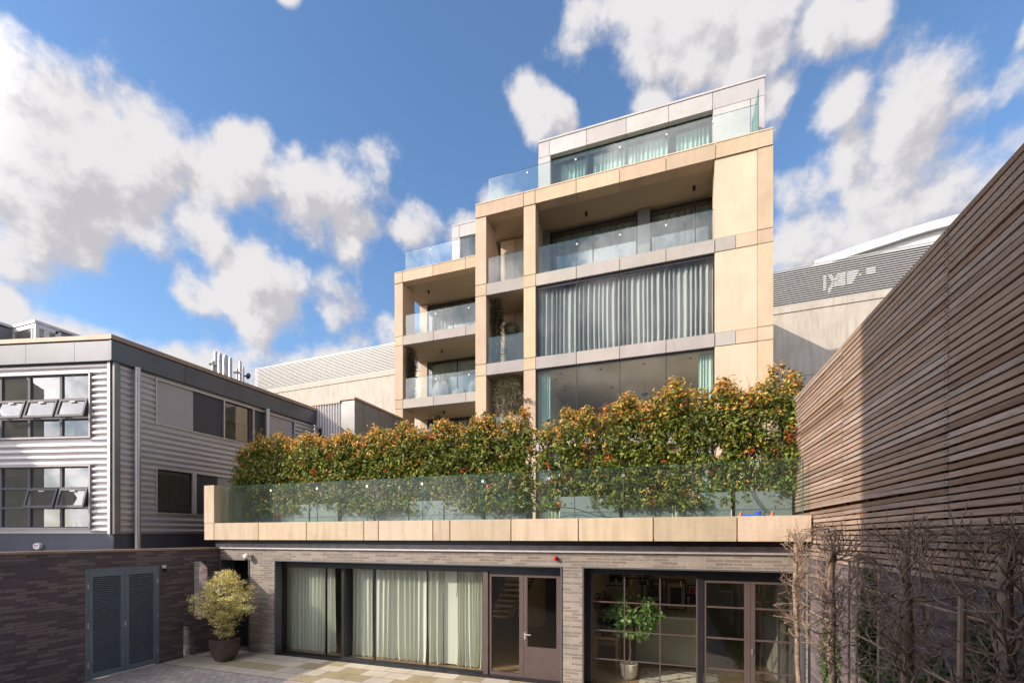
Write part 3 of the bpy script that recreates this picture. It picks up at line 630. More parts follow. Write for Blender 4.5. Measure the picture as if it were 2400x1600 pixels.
# small fittings on the brick
def fitting(px, py, Y=YW): return XA(px, Y), ZA(px, py, Y)
x, z = fitting(1303, 1307)
t = thing('alarm_beacon', (x, YW, z), 'round red alarm beacon on the brick above the doors', 'alarm beacon')
m = MB(); m.lathe((x,YW,z), [(.045,0),(.045,.05)], 20, 'y'); m.build('base', 'dark_metal', t)
m = MB(); m.lathe((x,YW-.05,z), [(.042,0),(.042,.03),(.032,.055),(.012,.066)], 20, 'y'); m.build('lens', 'red_plastic', t)
x, z = fitting(589, 1301)
t = thing('dome_camera', (x, YW, z), 'white dome security camera on the sunlit brick by the corner', 'security camera', 'security cameras on the brick')
m = MB(); m.lathe((x,YW,z), [(.05,0),(.05,.06),(.035,.10)], 20, 'y'); m.build('bracket', 'white_plastic', t)
m = MB(); m.lathe((x-.03,YW-.13,z-.09), [(.045,.0),(.075,.03),(.08,.08),(.06,.13),(.02,.15)], 24); m.build('housing', 'white_plastic', t)
m = MB(); m.lathe((x-.03,YW-.13,z-.135), [(.01,0),(.035,.012),(.048,.043)], 20); m.build('lens', 'black', t)
# ------------------------------------------------------------------ brick boundary wall on the left
XW = -12.19; WT = .32; WH = 2.85
def WY(px): return YB(px, XW)
q0, q1 = WY(452.5), WY(486)                                   # window-like opening
g0, g1 = WY(430), WY(452.5)
bw = thing('boundary_wall', (XW-.16, 4, 0), 'dark brick wall in shade with a blue-grey louvred door', 'wall')
d0, d1 = WY(199), WY(372.4); DZ = 2.475
m = MB()
m.box(XW-WT, XW, -1.0, d0, 0, WH); m.box(XW-WT, XW, d0, d1, DZ, WH); m.box(XW-WT, XW, d1, g0, 0, WH); m.box(XW-WT, XW, g0, g1, .82, WH)
m.box(XW-WT, XW, g1, q1, 0, 1.02); m.box(XW-WT, XW, q1, YW-.002, 0, WH); m.box(XW-WT, XW, g1, q1, 2.56, WH)
m.build('wall', 'dark_brick', bw)
m = MB(); m.box(XW-WT-.02, XW+.025, -1.0, YW-.07, WH+.001, WH+.05); m.build('coping', 'coping_metal', bw)
m = MB(); m.box(XW-.2, XW+.006, q0, q0+.03, 1.02, 2.55); m.box(XW-.2, XW+.006, q0+.03, q1, 2.52, 2.555); m.build('window_lining', 'fascia_metal', bw)
dr = thing('louvred_door', (XW, (d0+d1)/2, 0), 'pair of blue-grey louvred metal doors in the shaded brick wall', 'door')
fx0, fx1 = XW-.08, XW+.012
m = MB(); w = .05
m.box(fx0, fx1, d0, d0+w, .0, DZ); m.box(fx0, fx1, d1-w, d1, .0, DZ); m.box(fx0, fx1, d0+w, d1-w, DZ-w, DZ); m.build('frame', 'grey_door_paint', dr)
dm = (d0+d1)/2
for a, b, s in ((d0+w+.004, dm-.003, 0), (dm+.003, d1-w-.004, 1)):
    m = MB(); st = .085
    m.box(fx0+.01, fx1+.008, a, a+st, .03, DZ-w-.004); m.box(fx0+.01, fx1+.008, b-st, b, .03, DZ-w-.004)
    m.box(fx0+.01, fx1+.008, a+st, b-st, DZ-w-.13, DZ-w-.004); m.box(fx0+.01, fx1+.008, a+st, b-st, .03, .15)
    lf = m.build('door_leaf', 'grey_door_paint', dr)
    m = MB(); nz = 48; zz0, zz1 = .15, DZ-w-.13; dz = (zz1-zz0)/nz
    for k in range(nz):
        z = zz0+k*dz
        m.box(fx1-.008, fx1-.001, a+st, b-st, z, z+dz*.42); m.face([(fx1-.008, a+st, z+dz*.42), (fx1-.008, b-st, z+dz*.42), (fx1-.04, b-st, z+dz*.62), (fx1-.04, a+st, z+dz*.62)])
    m.build('louvres', 'grey_door_paint', lf)
    m = MB(); m.box(fx0, fx1-.055, a+st, b-st, zz0, zz1); m.build('back_plate', 'black', lf)
    for z in (.35, 1.22, 2.1):
        yy = d0+w-.004 if not s else d1-w+.004
        m = MB(); m.box(fx1+.008, fx1+.02, yy-.012, yy+.012, z-.06, z+.06); m.build('hinge', 'steel', lf)
m = MB(); m.box(fx1+.008, fx1+.03, dm-.015, dm+.012, 1.1, 1.2); m.build('lock', 'steel', dr)
x, (y, z) = XW, (WY(383), ZB(383, 1328, XW))
t = thing('bracket_camera', (x, y, z), 'small white and black camera beside the louvred doors', 'security camera', 'security cameras on the brick')
m = MB(); m.box(x, x+.05, y-.04, y+.04, z-.03, z+.05); m.build('bracket', 'white_plastic', t)
m = MB(); m.lathe((x+.06,y,z-.12), [(.02,0),(.04,.02),(.045,.06),(.04,.09)], 16); m.build('lens', 'black', t)
# ------------------------------------------------------------------ timber screen on brick wall, right
XT = 2.4
tw = thing('timber_screen', (XT+.1, 5, 0), 'tall weathered timber slat screen wall rising along the right side', 'slatted wall')
rnd = random.Random(11); m = MB(); Z0, Z1, pitch = 2.80, 6.02, .072
nrow = int(round((Z1-Z0)/pitch)); YE = 13.2
def bcol(zf):
    a = rnd.random(); base = (.45,.325,.245) if a < .6 else ((.49,.385,.32) if a < .88 else (.35,.235,.165))
    k = rnd.uniform(.84, 1.14); return tuple(c*k for c in base)
joints = [1.2, 2.7, YB(2220, XT), 7.9, 10.2]
for r_ in range(nrow):
    z = Z0+r_*pitch; jj = sorted([-.6]+[j for j in joints if rnd.random() < .8 or abs(j-YB(2220,XT)) < .01]+[YE])
    for a, b in zip(jj[:-1], jj[1:]):
        c = bcol(r_/nrow); t0 = rnd.uniform(-.004,.004); t1 = rnd.uniform(-.004,.004); o_ = rnd.uniform(-.004,.004); n = max(2, int((b-a)/.5)); sag = rnd.gauss(0, .004)
        if r_ in (12,) and a > 4: sag = .035
        hb = .0515+rnd.uniform(-.002,.002)
        for i in range(n):
            f0, f1 = i/n, (i+1)/n
            y0, y1 = a+.003+(b-a-.006)*f0, a+.003+(b-a-.006)*f1
            za = z+t0+(t1-t0)*f0+sag*math.sin(f0*math.pi); zb = z+t0+(t1-t0)*f1+sag*math.sin(f1*math.pi)
            xf, xb = XT+o_, XT+.022+o_
            off = rnd.random()*0+r_*3.7
            def uvq(P): return [(p[1]*.35, p[2]+off) for p in P]
            P = [(xf,y1,zb),(xf,y0,za),(xf,y0,za+hb),(xf,y1,zb+hb)]; m.face(P, uvq(P), c)
            P = [(xf,y1,zb+hb),(xf,y0,za+hb),(xb,y0,za+hb),(xb,y1,zb+hb)]; m.face(P, uvq(P), c)
            P = [(xf,y0,za),(xf,y1,zb),(xb,y1,zb),(xb,y0,za)]; m.face(P, uvq(P), c)
            P = [(xb,y0,za),(xb,y1,zb),(xb,y1,zb+hb),(xb,y0,za+hb)]; m.face(P, uvq(P), c)
        if a > -.5: m.face([(XT+o_,a+.003,z+t0),(XT+.022+o_,a+.003,z+t0),(XT+.022+o_,a+.003,z+t0+hb),(XT+o_,a+.003,z+t0+hb)], None, c)
        m.face([(XT+.022+o_,b-.003,z+t1),(XT+o_,b-.003,z+t1),(XT+o_,b-.003,z+t1+hb),(XT+.022+o_,b-.003,z+t1+hb)], None, c)
m.build('slats', 'board', tw)
for y in [-.5,.35,1.2,1.95,2.7,3.5,YB(2220,XT),5.4,6.3,7.1,7.9,9.0,10.2,11.3,12.3,13.1]: m = MB(); m.box(XT+.03, XT+.075, y-.03, y+.03, Z0+.02, Z1-.03); m.build('batten', 'black', tw)
m = MB(); m.box(XT+.18, XT+.40, -.6, YE-.02, 2.87, 5.95); m.build('backing_wall', 'rear_wall_red', tw)
m = MB(); m.box(XT+.02, XT+.42, -.6, YW-.002, 0, 2.86); m.build('brick_base', 'dark_brick', tw)
m = MB()
for r_ in range(nrow):
    for y in joints:
        for dy in (-.03,.03): m.box(XT-.007, XT-.003, y+dy-.004, y+dy+.004, Z0+r_*pitch+.022, Z0+r_*pitch+.03)
m.build('screw_heads', 'black', tw)
# ------------------------------------------------------------------ the sandstone apartment building
FL, LW = 17.3, 20.4
LV = [0.45, 3.73, 7.01, 10.29, 13.57]; BH = .473; BT, BB = 16.90, 16.33
ab = thing('apartment_building', (-4, 19, 0), 'stepped sandstone apartment block with glass balconies and grey curtains behind the terrace hedge', 'building')
def x6(q): return 900+q/3.136
def x7(q): return 1200+q/3.4846
c1L, c1R, c2L, c2R = [XA(q,FL) for q in (1114.3,1139.2,1227.5,1254.9)]
pL, pS, pR, pG = [XA(q,FL) for q in (1675.5,1775.4,1812.1,1724.6)]
zc = [3.5]
for l in LV[2:]: zc += [l-BH, l]
zc.append(BB)
zc = [3.4, LV[1], LV[2]-BH, LV[2], LV[3]-BH, LV[3], LV[4]-BH, LV[4], BB]
m = MB(); stack(m, c1L, c1R, FL, FL+1.15, zc); m.build('column', 'sandstone', ab)
m = MB(); stack(m, c2L, c2R, FL, FL+.44, zc); m.build('column', 'sandstone', ab)
m = MB(); stack(m, pS, pR, FL, FL+.9, zc); m.build('column', 'sandstone', ab)
m = MB(); m.box(pL+.04, pS-.012, FL+.05, FL+.9, 3.4, BB+.02)
for a, b in ((3.4,LV[2]-BH),(LV[2],LV[3]-BH),(LV[3],LV[4]-BH),(LV[4],BB)): m.box(pL, pS-.012, FL+.022, FL+.9, a+.01, b-.01)
m.build('wall_panel', 'sandstone_panel', ab)
XE = [c1L] + [XA(q,FL) for q in (1227.3,1254.5,1350.7,1452,1561,1677)] + [pR]
m = MB(); row(m, XE, FL-.03, FL+.45, BB+.008, BT-.05); m.build('roof_beam', 'sandstone', ab)
m = MB(); row(m, XE, FL-.045, FL+.47, BT-.044, BT, sunk=.0); m.build('roof_coping', 'sandstone_panel', ab)
for l in LV[2:]:
    m = MB(); row(m, [c1R+.003, c2L-.003], FL+.015, FL+.34, l-BH+.006, l-.006, gap=0, sunk=.02); m.build('slab_edge', 'grey_concrete', ab)
    m = MB(); row(m, [c2R+.003]+[XA(q,FL) for q in (1350.7,1452,1561)]+[pL], FL+.005, FL+.34, l-BH+.006, l-.006); row(m, [pL,pG], FL+.005, FL+.6, l-BH+.012, l-.006, sunk=.0); m.build('slab_edge', 'grey_concrete', ab)
    m = MB(); m.box(pG+.006, pS-.012, FL+.002, FL+.6, l-BH+.012, l-.012); m.build('band_stone', 'sandstone', ab)
# slabs, outer walls
for l in LV[1:]:
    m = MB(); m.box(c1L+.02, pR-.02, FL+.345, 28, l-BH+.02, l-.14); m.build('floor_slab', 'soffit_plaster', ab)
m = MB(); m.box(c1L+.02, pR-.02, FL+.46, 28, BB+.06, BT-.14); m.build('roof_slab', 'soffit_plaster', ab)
m = MB(); m.box(c1L+.03, c1L+.25, 19.03, 28, 3.4, BB+.05); m.box(pR-.3, pR-.02, FL+.91, 28, 3.4, BB+.05); m.box(c1L+.25, pR-.3, 27.7, 28, 3.4, BB+.05); m.build('outer_wall', 'pale_concrete', ab)
m = MB(); m.box(c2L+.05, c2R-.02, FL+.46, 24, 3.4, LV[4]-BH); m.box(c1L+.25, pR-.3, 24, 24.15, 3.4, LV[4]-BH); m.build('room_wall', 'room_plaster', ab)
m = MB(); m.box(c2L+.10, pR-.31, FL+.36, 23.98, LV[3]-BH-.012, LV[3]-BH+.016); m.box(c1L+.26, pR-.31, 23.5, 23.99, LV[2]-.13, LV[3]-BH-.02); m.build('room_ceiling', 'warm_ceiling', ab)
m = MB(); m.box(c2L+.10, pR-.31, FL+.36, 23.4, LV[2]-.139, LV[2]-.12); m.build('room_floor', 'picture_paper', ab)
def window(x0, x1, y, z0, z1, mull=(), parent=ab, glass='dark_window_glass', w=.05, d=.05, fm='dark_metal', head=None):
    hd = head or w
    m = MB(); m.box(x0, x0+w, y, y+d, z0, z1); m.box(x1-w, x1, y, y+d, z0, z1); m.box(x0+w, x1-w, y, y+d, z1-hd, z1); m.box(x0+w, x1-w, y, y+d, z0, z0+w)
    for q in mull: m.box(q-w*.35, q+w*.35, y+.003, y+d-.003, z0+w, z1-hd)
    f = m.build('window', fm, parent); e = [x0+w]+list(mull)+[x1-w]
    for i, (a, b) in enumerate(zip(e[:-1], e[1:])):
        m = MB(); m.box(a+(w*.35 if i else 0), b-(w*.35 if i < len(e)-2 else 0), y+d*.4, y+d*.6, z0+w, z1-hd); m.build('pane', glass, f)
    return f
def cur2(x0, x1, y, z0, z1, mat='grey_curtain', pitch=.22, amp=.06, seed=1): return curtain('curtain', mat, ab, x0, x1, y, z0, z1, pitch, amp, 0, seed)
# wide bay: open top balcony
BW = 19.03
wl0, wl1, wm = XA(x7(308),BW), XA(x7(1026),BW), XA(x7(660),BW)
v0, v1, vm = XA(x7(1128),BW), XA(x7(1700),BW), XA(x7(1498),BW)
m = MB(); m.box(c2R-.15, wl0-.003, BW, BW+.3, LV[4]-.14, BB+.05); m.build('back_wall', 'mid_grey_panel', ab)
m = MB(); m.box(wl1+.003, v0-.003, BW-.02, BW+.3, LV[4]-.14, BB+.05); m.build('back_wall', 'mid_grey_panel', ab)
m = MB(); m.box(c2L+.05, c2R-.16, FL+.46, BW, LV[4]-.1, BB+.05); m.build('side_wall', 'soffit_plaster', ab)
window(wl0, wl1, BW+.05, LV[4]-.1, 16.26, [wm], w=.07); window(v0, v1, BW+.05, LV[4]-.1, 16.26, [vm], w=.07)
cur2(wl0+.08, wl1-.05, BW+.35, LV[4]-.1, 16.2, 'shaded_curtain', pitch=.3, seed=2); cur2(v0+.08, v1-.05, BW+.35, LV[4]-.1, 16.2, 'shaded_curtain', pitch=.3, seed=5)
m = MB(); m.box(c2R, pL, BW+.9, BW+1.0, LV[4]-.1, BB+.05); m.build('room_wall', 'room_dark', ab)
def balustrade(xs, y, z0, z1, clips=True, parent=ab, mat='balustrade_glass'):
    for i, (a, b) in enumerate(zip(xs[:-1], xs[1:])):
        m = MB(); m.box(a+.005, b-.005, y-.008, y+.008, z0, z1); g_ = m.build('balcony_glass', mat, parent)
        m = MB(); m.box(a+.006, b-.006, y-.0085, y+.0085, z1+.002, z1+.010); m.build('glass_edge', 'glass_edge', g_)
        if i < len(xs)-2 and clips: m = MB(); m.box(b-.03, b+.03, y-.02, y+.02, z1-.22, z1-.16); m.build('glass_clip', 'white_metal', g_)
balustrade([c2R+.1]+[XA(x7(q),FL+.1) for q in (530,883,1258)]+[pL-.01], FL+.1, LV[4]-.05, LV[4]+1.08)
# level below: full-width window and pleated curtain; then the clear room
for l, top, cm in ((LV[3], LV[4]-BH, 1), (LV[2], LV[3]-BH, 0), (LV[1], LV[2]-BH, 2)):
    window(c2R+.02, pL-.005, FL+.10, l+.0, top-.0, [XA(x7(q),FL+.12) for q in (530,881,1258)], glass='window_glass', w=.035, head=.12 if cm == 1 else .05)
    if cm == 1: cur2(c2R+.06, pL-.04, FL+.36, l+.02, top-.12, pitch=.185, amp=.085, seed=8)
    if cm == 0:
        cur2(c2R+.06, XA(x7(316),FL+.4), FL+.4, l+.02, top-.05, 'green_curtain', .12, .05, 3); cur2(XA(x7(1524),FL+.4), pL-.03, FL+.4, l+.02, top-.05, 'green_curtain', .11, .05, 4)
    if cm == 2: cur2(c2R+.06, c2R+1.2, FL+.4, l+.02, top-.05, 'cream_curtain', .14, .05, 6); cur2(pL-1.6, pL-.1, FL+.4, l+.02, top-.05, 'cream_curtain', .14, .05, 7)
m = MB()
for q, p in ((395,1137),(355,1178),(727,1098),(1080,1052),(1457,1007),(434,1270)):
    zc_ = LV[3]-BH-.015; z_ = zc_; px, py = x7(q), 550+p/3.4846; Yc = (z_-H)*F/(HY-py)*ray(px)[1]; x_ = XA(px, Yc); m.lathe((x_,Yc,z_-.012), [(.05,0),(.05,.02)], 14)
m.build('downlights', 'black', ab)
for q, p, kk in ((815,1225,0),(1085,1290,1),(1385,1290,2)):
    px, py = x7(q), 550+p/3.4846; Yc = 20.2; x_ = XA(px,Yc); z_ = ZA(px,py,Yc)
    pt = thing('pendant_lamp', (x_,Yc,z_), ['small thin pendant lamp hanging in the left pane of the clear room','curved dark pendant lamp hanging above the middle of the hedge','dark round pendant lamp on a rod in the right pane of the clear room'][kk], 'lamp', 'pendant lamps in the upstairs room')
    m = MB(); m.tube([(x_,Yc,z_),(x_,Yc,LV[3]-BH+.02)], .010, 6); m.build('rod', 'dark_metal', pt)
    m = MB(); m.lathe((x_,Yc,z_-.14), [(.03,0),(.14,.05),(.13,.11),(.03,.16)] if kk else [(.02,0),(.08,.03),(.02,.06)], 18); m.build('lamp_shade', 'dark_metal', pt)
# centre narrow bay: three balconies
for i, l in enumerate(LV[1:]):
    top = (LV[i+2]-BH) if i < 3 else BB
    m = MB(); m.box(c1R-.0, c1R+.62, BW, BW+.3, l-.13, top+.01); m.build('back_wall', 'sandstone', ab)
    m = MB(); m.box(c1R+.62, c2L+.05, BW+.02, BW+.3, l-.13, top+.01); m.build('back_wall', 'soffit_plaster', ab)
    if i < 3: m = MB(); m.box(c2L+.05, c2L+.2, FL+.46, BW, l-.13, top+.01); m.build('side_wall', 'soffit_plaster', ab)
    balustrade([c1R+.06, c2L-.02], FL+.1, l-.05, l+1.08, False)
# left wing, set back
w0, w1 = XA(924.9,LW), XA(943.7,LW); wr = c1L-.15
wx = [w0, w1, XA(x6(362),LW), XA(x6(600),LW), wr]
m = MB(); stack(m, w0, w1, LW, LW+1.17, zc); m.build('column', 'sandstone', ab)
m = MB(); row(m, wx, LW-.03, LW+.4, BB+.008, BT-.05); m.build('roof_beam', 'sandstone', ab)
m = MB(); row(m, wx, LW-.045, LW+.42, BT-.044, BT, sunk=0); m.build('roof_coping', 'sandstone_panel', ab)
m = MB(); m.box(w0+.02, wr+.1, LW+.42, 28, BB+.06, BT-.14); m.build('roof_slab', 'soffit_plaster', ab)
LBW = 22.9; u0 = XA(1001,LBW)
for i, l in enumerate(LV[1:]):
    top = (LV[i+2]-BH) if i < 3 else BB
    if i: m = MB(); row(m, [w1+.003]+wx[2:], LW+.01, LW+.34, l-BH+.006, l-.006); m.build('slab_edge', 'grey_concrete', ab)
    m = MB(); m.box(w0+.03, wr+.1, LW+.345, 28, l-BH+.02, l-.14); m.build('floor_slab', 'soffit_plaster', ab)
    m = MB(); m.box(w0+.02, u0-.003, LBW, LBW+.3, l-.13, top+.04); m.build('back_wall', 'sandstone', ab)
    um = XA(x6(505 if i == 3 else 535), LBW)
    window(u0, wr+.1, LBW+.05, l-.13, top-.03, [um, um+(um-u0)], w=.07)
    cur2(u0+.08, wr, LBW+.3, l-.1, top-.1, 'cream_curtain' if i != 3 else 'grey_curtain', .2, .05, 10+i)
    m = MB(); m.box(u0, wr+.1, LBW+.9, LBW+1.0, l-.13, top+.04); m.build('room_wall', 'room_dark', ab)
    if i: balustrade([w1+.12, XA(x6(380),LW+.1), XA(x6(624),LW+.1), wr], LW+.1, l-.05, l+1.08)
m = MB(); m.box(w0+.03, w0+.25, LBW+.31, 28, 3.4, BB+.05); m.box(w0+.25, c1L, 27.7, 28, 3.4, BB+.05); m.build('outer_wall', 'pale_concrete', ab)
# ceiling lights below the slabs
for q, p, Y in ((328,582,21.6),(425,1018,21.6),(440,1465,21.6),(1008,800,18.3)):
    px, py = x6(q), 500+p/3.136; zt = [BB+.06, LV[4]-BH+.02, LV[3]-BH+.02, LV[3]-.9][[328,425,440,1008].index(q)]
    if q == 1008: x_ = c2L+.03; Y = 18.5; z_ = ZA(px,py,18.2); m = MB(); m.box(x_, x_+.03, Y-.06, Y+.06, z_-.08, z_+.08); m.build('wall_light', 'dark_metal', ab); continue
    Y = (zt-.1-H)*F/(HY-py)*ray(px)[1]; x_ = XA(px,Y); m = MB(); m.lathe((x_,Y,zt-.14), [(.05,0),(.05,.14)], 14); m.build('ceiling_light', 'dark_metal', ab)
for q, p in ((606,1232),(1487,1022)):
    px, py = x7(q), 150+p/3.4846; zt = BB+.06; Y = (zt-.1-H)*F/(HY-py)*ray(px)[1]; x_ = XA(px,Y); m = MB(); m.lathe((x_,Y,zt-.14), [(.055,0),(.055,.14)], 14); m.build('ceiling_light', 'dark_metal', ab)
# penthouse
PY = 18.9; PT = 20.2
h0, h1 = XA(1261.7,PY), XA(1792.6,PY); g0_, g1_ = XA(1289.5,PY), XA(1670,PY); PW = 19.47
pj = [XA(x7(q),PY) for q in (607,932,1278)]
m = MB(); row(m, [h0, g0_-.04]+pj+[g1_, h1], PY, PY+.5, PW, PT-.10, gap=.02); m.build('penthouse_fascia', 'white_panel', ab)
m = MB(); m.box(h0-.02, h1+.02, PY-.02, 20.25, PT-.075, PT); m.build('penthouse_roof', 'white_panel', ab)
m = MB(); m.box(h0, g0_, PY, PY+.5, BT-.14, PW-.02); m.build('penthouse_wall', 'white_panel', ab)
m = MB(); row(m, [g1_+.003, XA(x7(1947),PY), h1], PY, PY+.5, BT-.14, PW-.02); m.build('penthouse_wall', 'white_panel', ab)
m = MB(); m.box(h0+.04, h0+.3, PY+.5, 20.15, BT-.14, PT-.08); m.build('penthouse_wall', 'white_panel', ab)
m = MB(); m.box(h1-.3, h1-.04, PY+.5, 20.15, BT-.14, PT-.08); m.build('penthouse_wall', 'white_panel', ab)
m = MB(); m.box(h0+.3, h1-.3, PY+1.08, PY+1.19, BT-.14, PT-.31); m.build('room_wall', 'room_dark', ab)
m = MB(); m.box(h0+.31, h1-.31, PY+.51, 20.1, PT-.30, PT-.078); m.build('penthouse_ceiling', 'dark_metal', ab)
window(g0_+.003, g1_-.003, PY+.22, BT-.1, PW-.003, [XA(x7(q),PY+.24) for q in (610,935,1280)], w=.07, glass='window_glass')
for i, (a, b) in enumerate(((400,606),(666,932),(945,1276),(1338,1632))):
    Yc = PY+.62; curtain('curtain', 'green_curtain', ab, XA(x7(a),Yc), XA(x7(b),Yc), Yc, BT-.1, PW-.05, .16, .05, 0, 20+i)
gl = [XA(1145,FL+.15), XA(x7(125),FL+.15), XA(x7(520),FL+.15), XA(x7(880),FL+.15), XA(x7(1262),FL+.15), XA(x7(1642),FL+.15), XA(x7(2013),FL+.15)]
balustrade(gl, FL+.15, BT-.02, BT+1.06)
m = MB(); m.box(gl[-1], gl[-1]+.02, FL+.2, PY-.05, BT, BT+1.62); m.build('balcony_glass', 'glass_edge', ab)
m = MB(); m.box(gl[0], gl[0]+.016, FL+.17, FL+1.5, BT-.02, BT+1.06); m.build('balcony_glass', 'balustrade_glass', ab)
# small penthouse on the left wing
QY = 22.46; k0 = XA(1059.4,QY); k1 = c1L+.3; kw = XA(x6(557),QY)
m = MB(); row(m, [k0, XA(x6(553),QY), k1], QY, QY+.4, PW, PT-.08); m.box(k0-.02, k1, QY-.02, 27, PT-.075, PT); m.box(k0, kw, QY, QY+.4, BT-.14, PW-.02); m.box(k0+.03, k0+.25, QY+.4, 27, BT-.14, PT-.08); m.build('penthouse_wall', 'white_panel', ab)
window(kw, k1, QY+.15, BT-.1, PW-.003, [kw+2.2], w=.07, glass='window_glass')
m = MB(); m.box(kw, k1, QY+1.2, QY+1.3, BT-.14, PT-.09); m.build('room_wall', 'room_dark', ab)
curtain('curtain', 'green_curtain', ab, kw+.7, kw+2., QY+.5, BT-.1, PW-.05, .16, .05, 0, 31)
lg = [XA(x6(157),LW+.12), XA(x6(343),LW+.12), XA(x6(540),LW+.12), wr]
balustrade(lg, LW+.12, BT-.02, BT+1.06)
m = MB(); m.box(lg[0], lg[0]+.016, LW+.15, 24, BT-.02, BT+1.06); m.build('balcony_glass', 'balustrade_glass', ab)
# ------------------------------------------------------------------ corrugated-clad office building on the left
PC = (-14.0, YB(267,-14.0)); AL = R(13.4); DL = (-math.cos(AL), -math.sin(AL)); AR = R(90)
lb = thing('office_building', (PC[0]-2, PC[1]+3, 0), 'low grey office building clad in horizontal corrugated metal with tilted-open windows', 'building')
def LS(px): return -hit(px, PC, DL)[0]                        # local x along the left face
def LZ(px, py): return H+(HY-py)/F*hit(px, PC, DL)[1]
def RY(px): return YB(px, PC[0])-PC[1]                        # local x along the right face
def RZ(px, py): return ZB(px, py, PC[0])
def z1_(y): return 740+y/2.8
ZF0, ZF1 = RZ(267, 849), RZ(267, 803); ZR0, ZR1 = ZF1+.03, RZ(267, 790)
ZPl = RZ(267, 1249)
YEND = YB(735, PC[0])-PC[1]
def split(a0, a1, z0, z1, ops):
    xs = sorted({a0, a1}|{v for o in ops for v in o[:2] if a0 < v < a1}); out = []
    for a, b in zip(xs[:-1], xs[1:]):
        z = z0
        for o in sorted([o for o in ops if o[0] < (a+b)/2 < o[1]], key=lambda o: o[2]):
            if o[2] > z: out.append((a, b, z, o[2]))
            z = max(z, o[3])
        if z < z1: out.append((a, b, z, z1))
    return out
def cladding(m, a0, a1, z0, z1, ops, pitch=.158, r=.062):
    for a, b, c, d in split(a0, a1, z0, z1, ops): m.box(a, b, .0, .08, c, d)
    n = int((z1-z0)/pitch); pitch = (z1-z0)/n
    for k in range(n):
        zc = z0+(k+.5)*pitch
        segs = [(a0, a1)]
        for o in ops:
            if o[2]-r < zc < o[3]+r:
                ns = []
                for a, b in segs:
                    if o[1] <= a or o[0] >= b: ns.append((a, b)); continue
                    if a < o[0]: ns.append((a, o[0]))
                    if b > o[1]: ns.append((o[1], b))
                segs = ns
        for a, b in segs:
            N_ = 8; pr = [(-r*.95*math.sin(math.pi*i/N_)-.001, zc-r*math.cos(math.pi*i/N_)) for i in range(N_+1)]
            for (y0, zz0), (y1, zz1) in zip(pr[:-1], pr[1:]): m.face([(a,y0,zz0),(b,y0,zz0),(b,y1,zz1),(a,y1,zz1)])
            m.face([(a,y,z) for y, z in pr]); m.face([(b,y,z) for y, z in reversed(pr)])
plain('ribbed_metal', (.56,.52,.515), .36, .35, .06, 1.5)
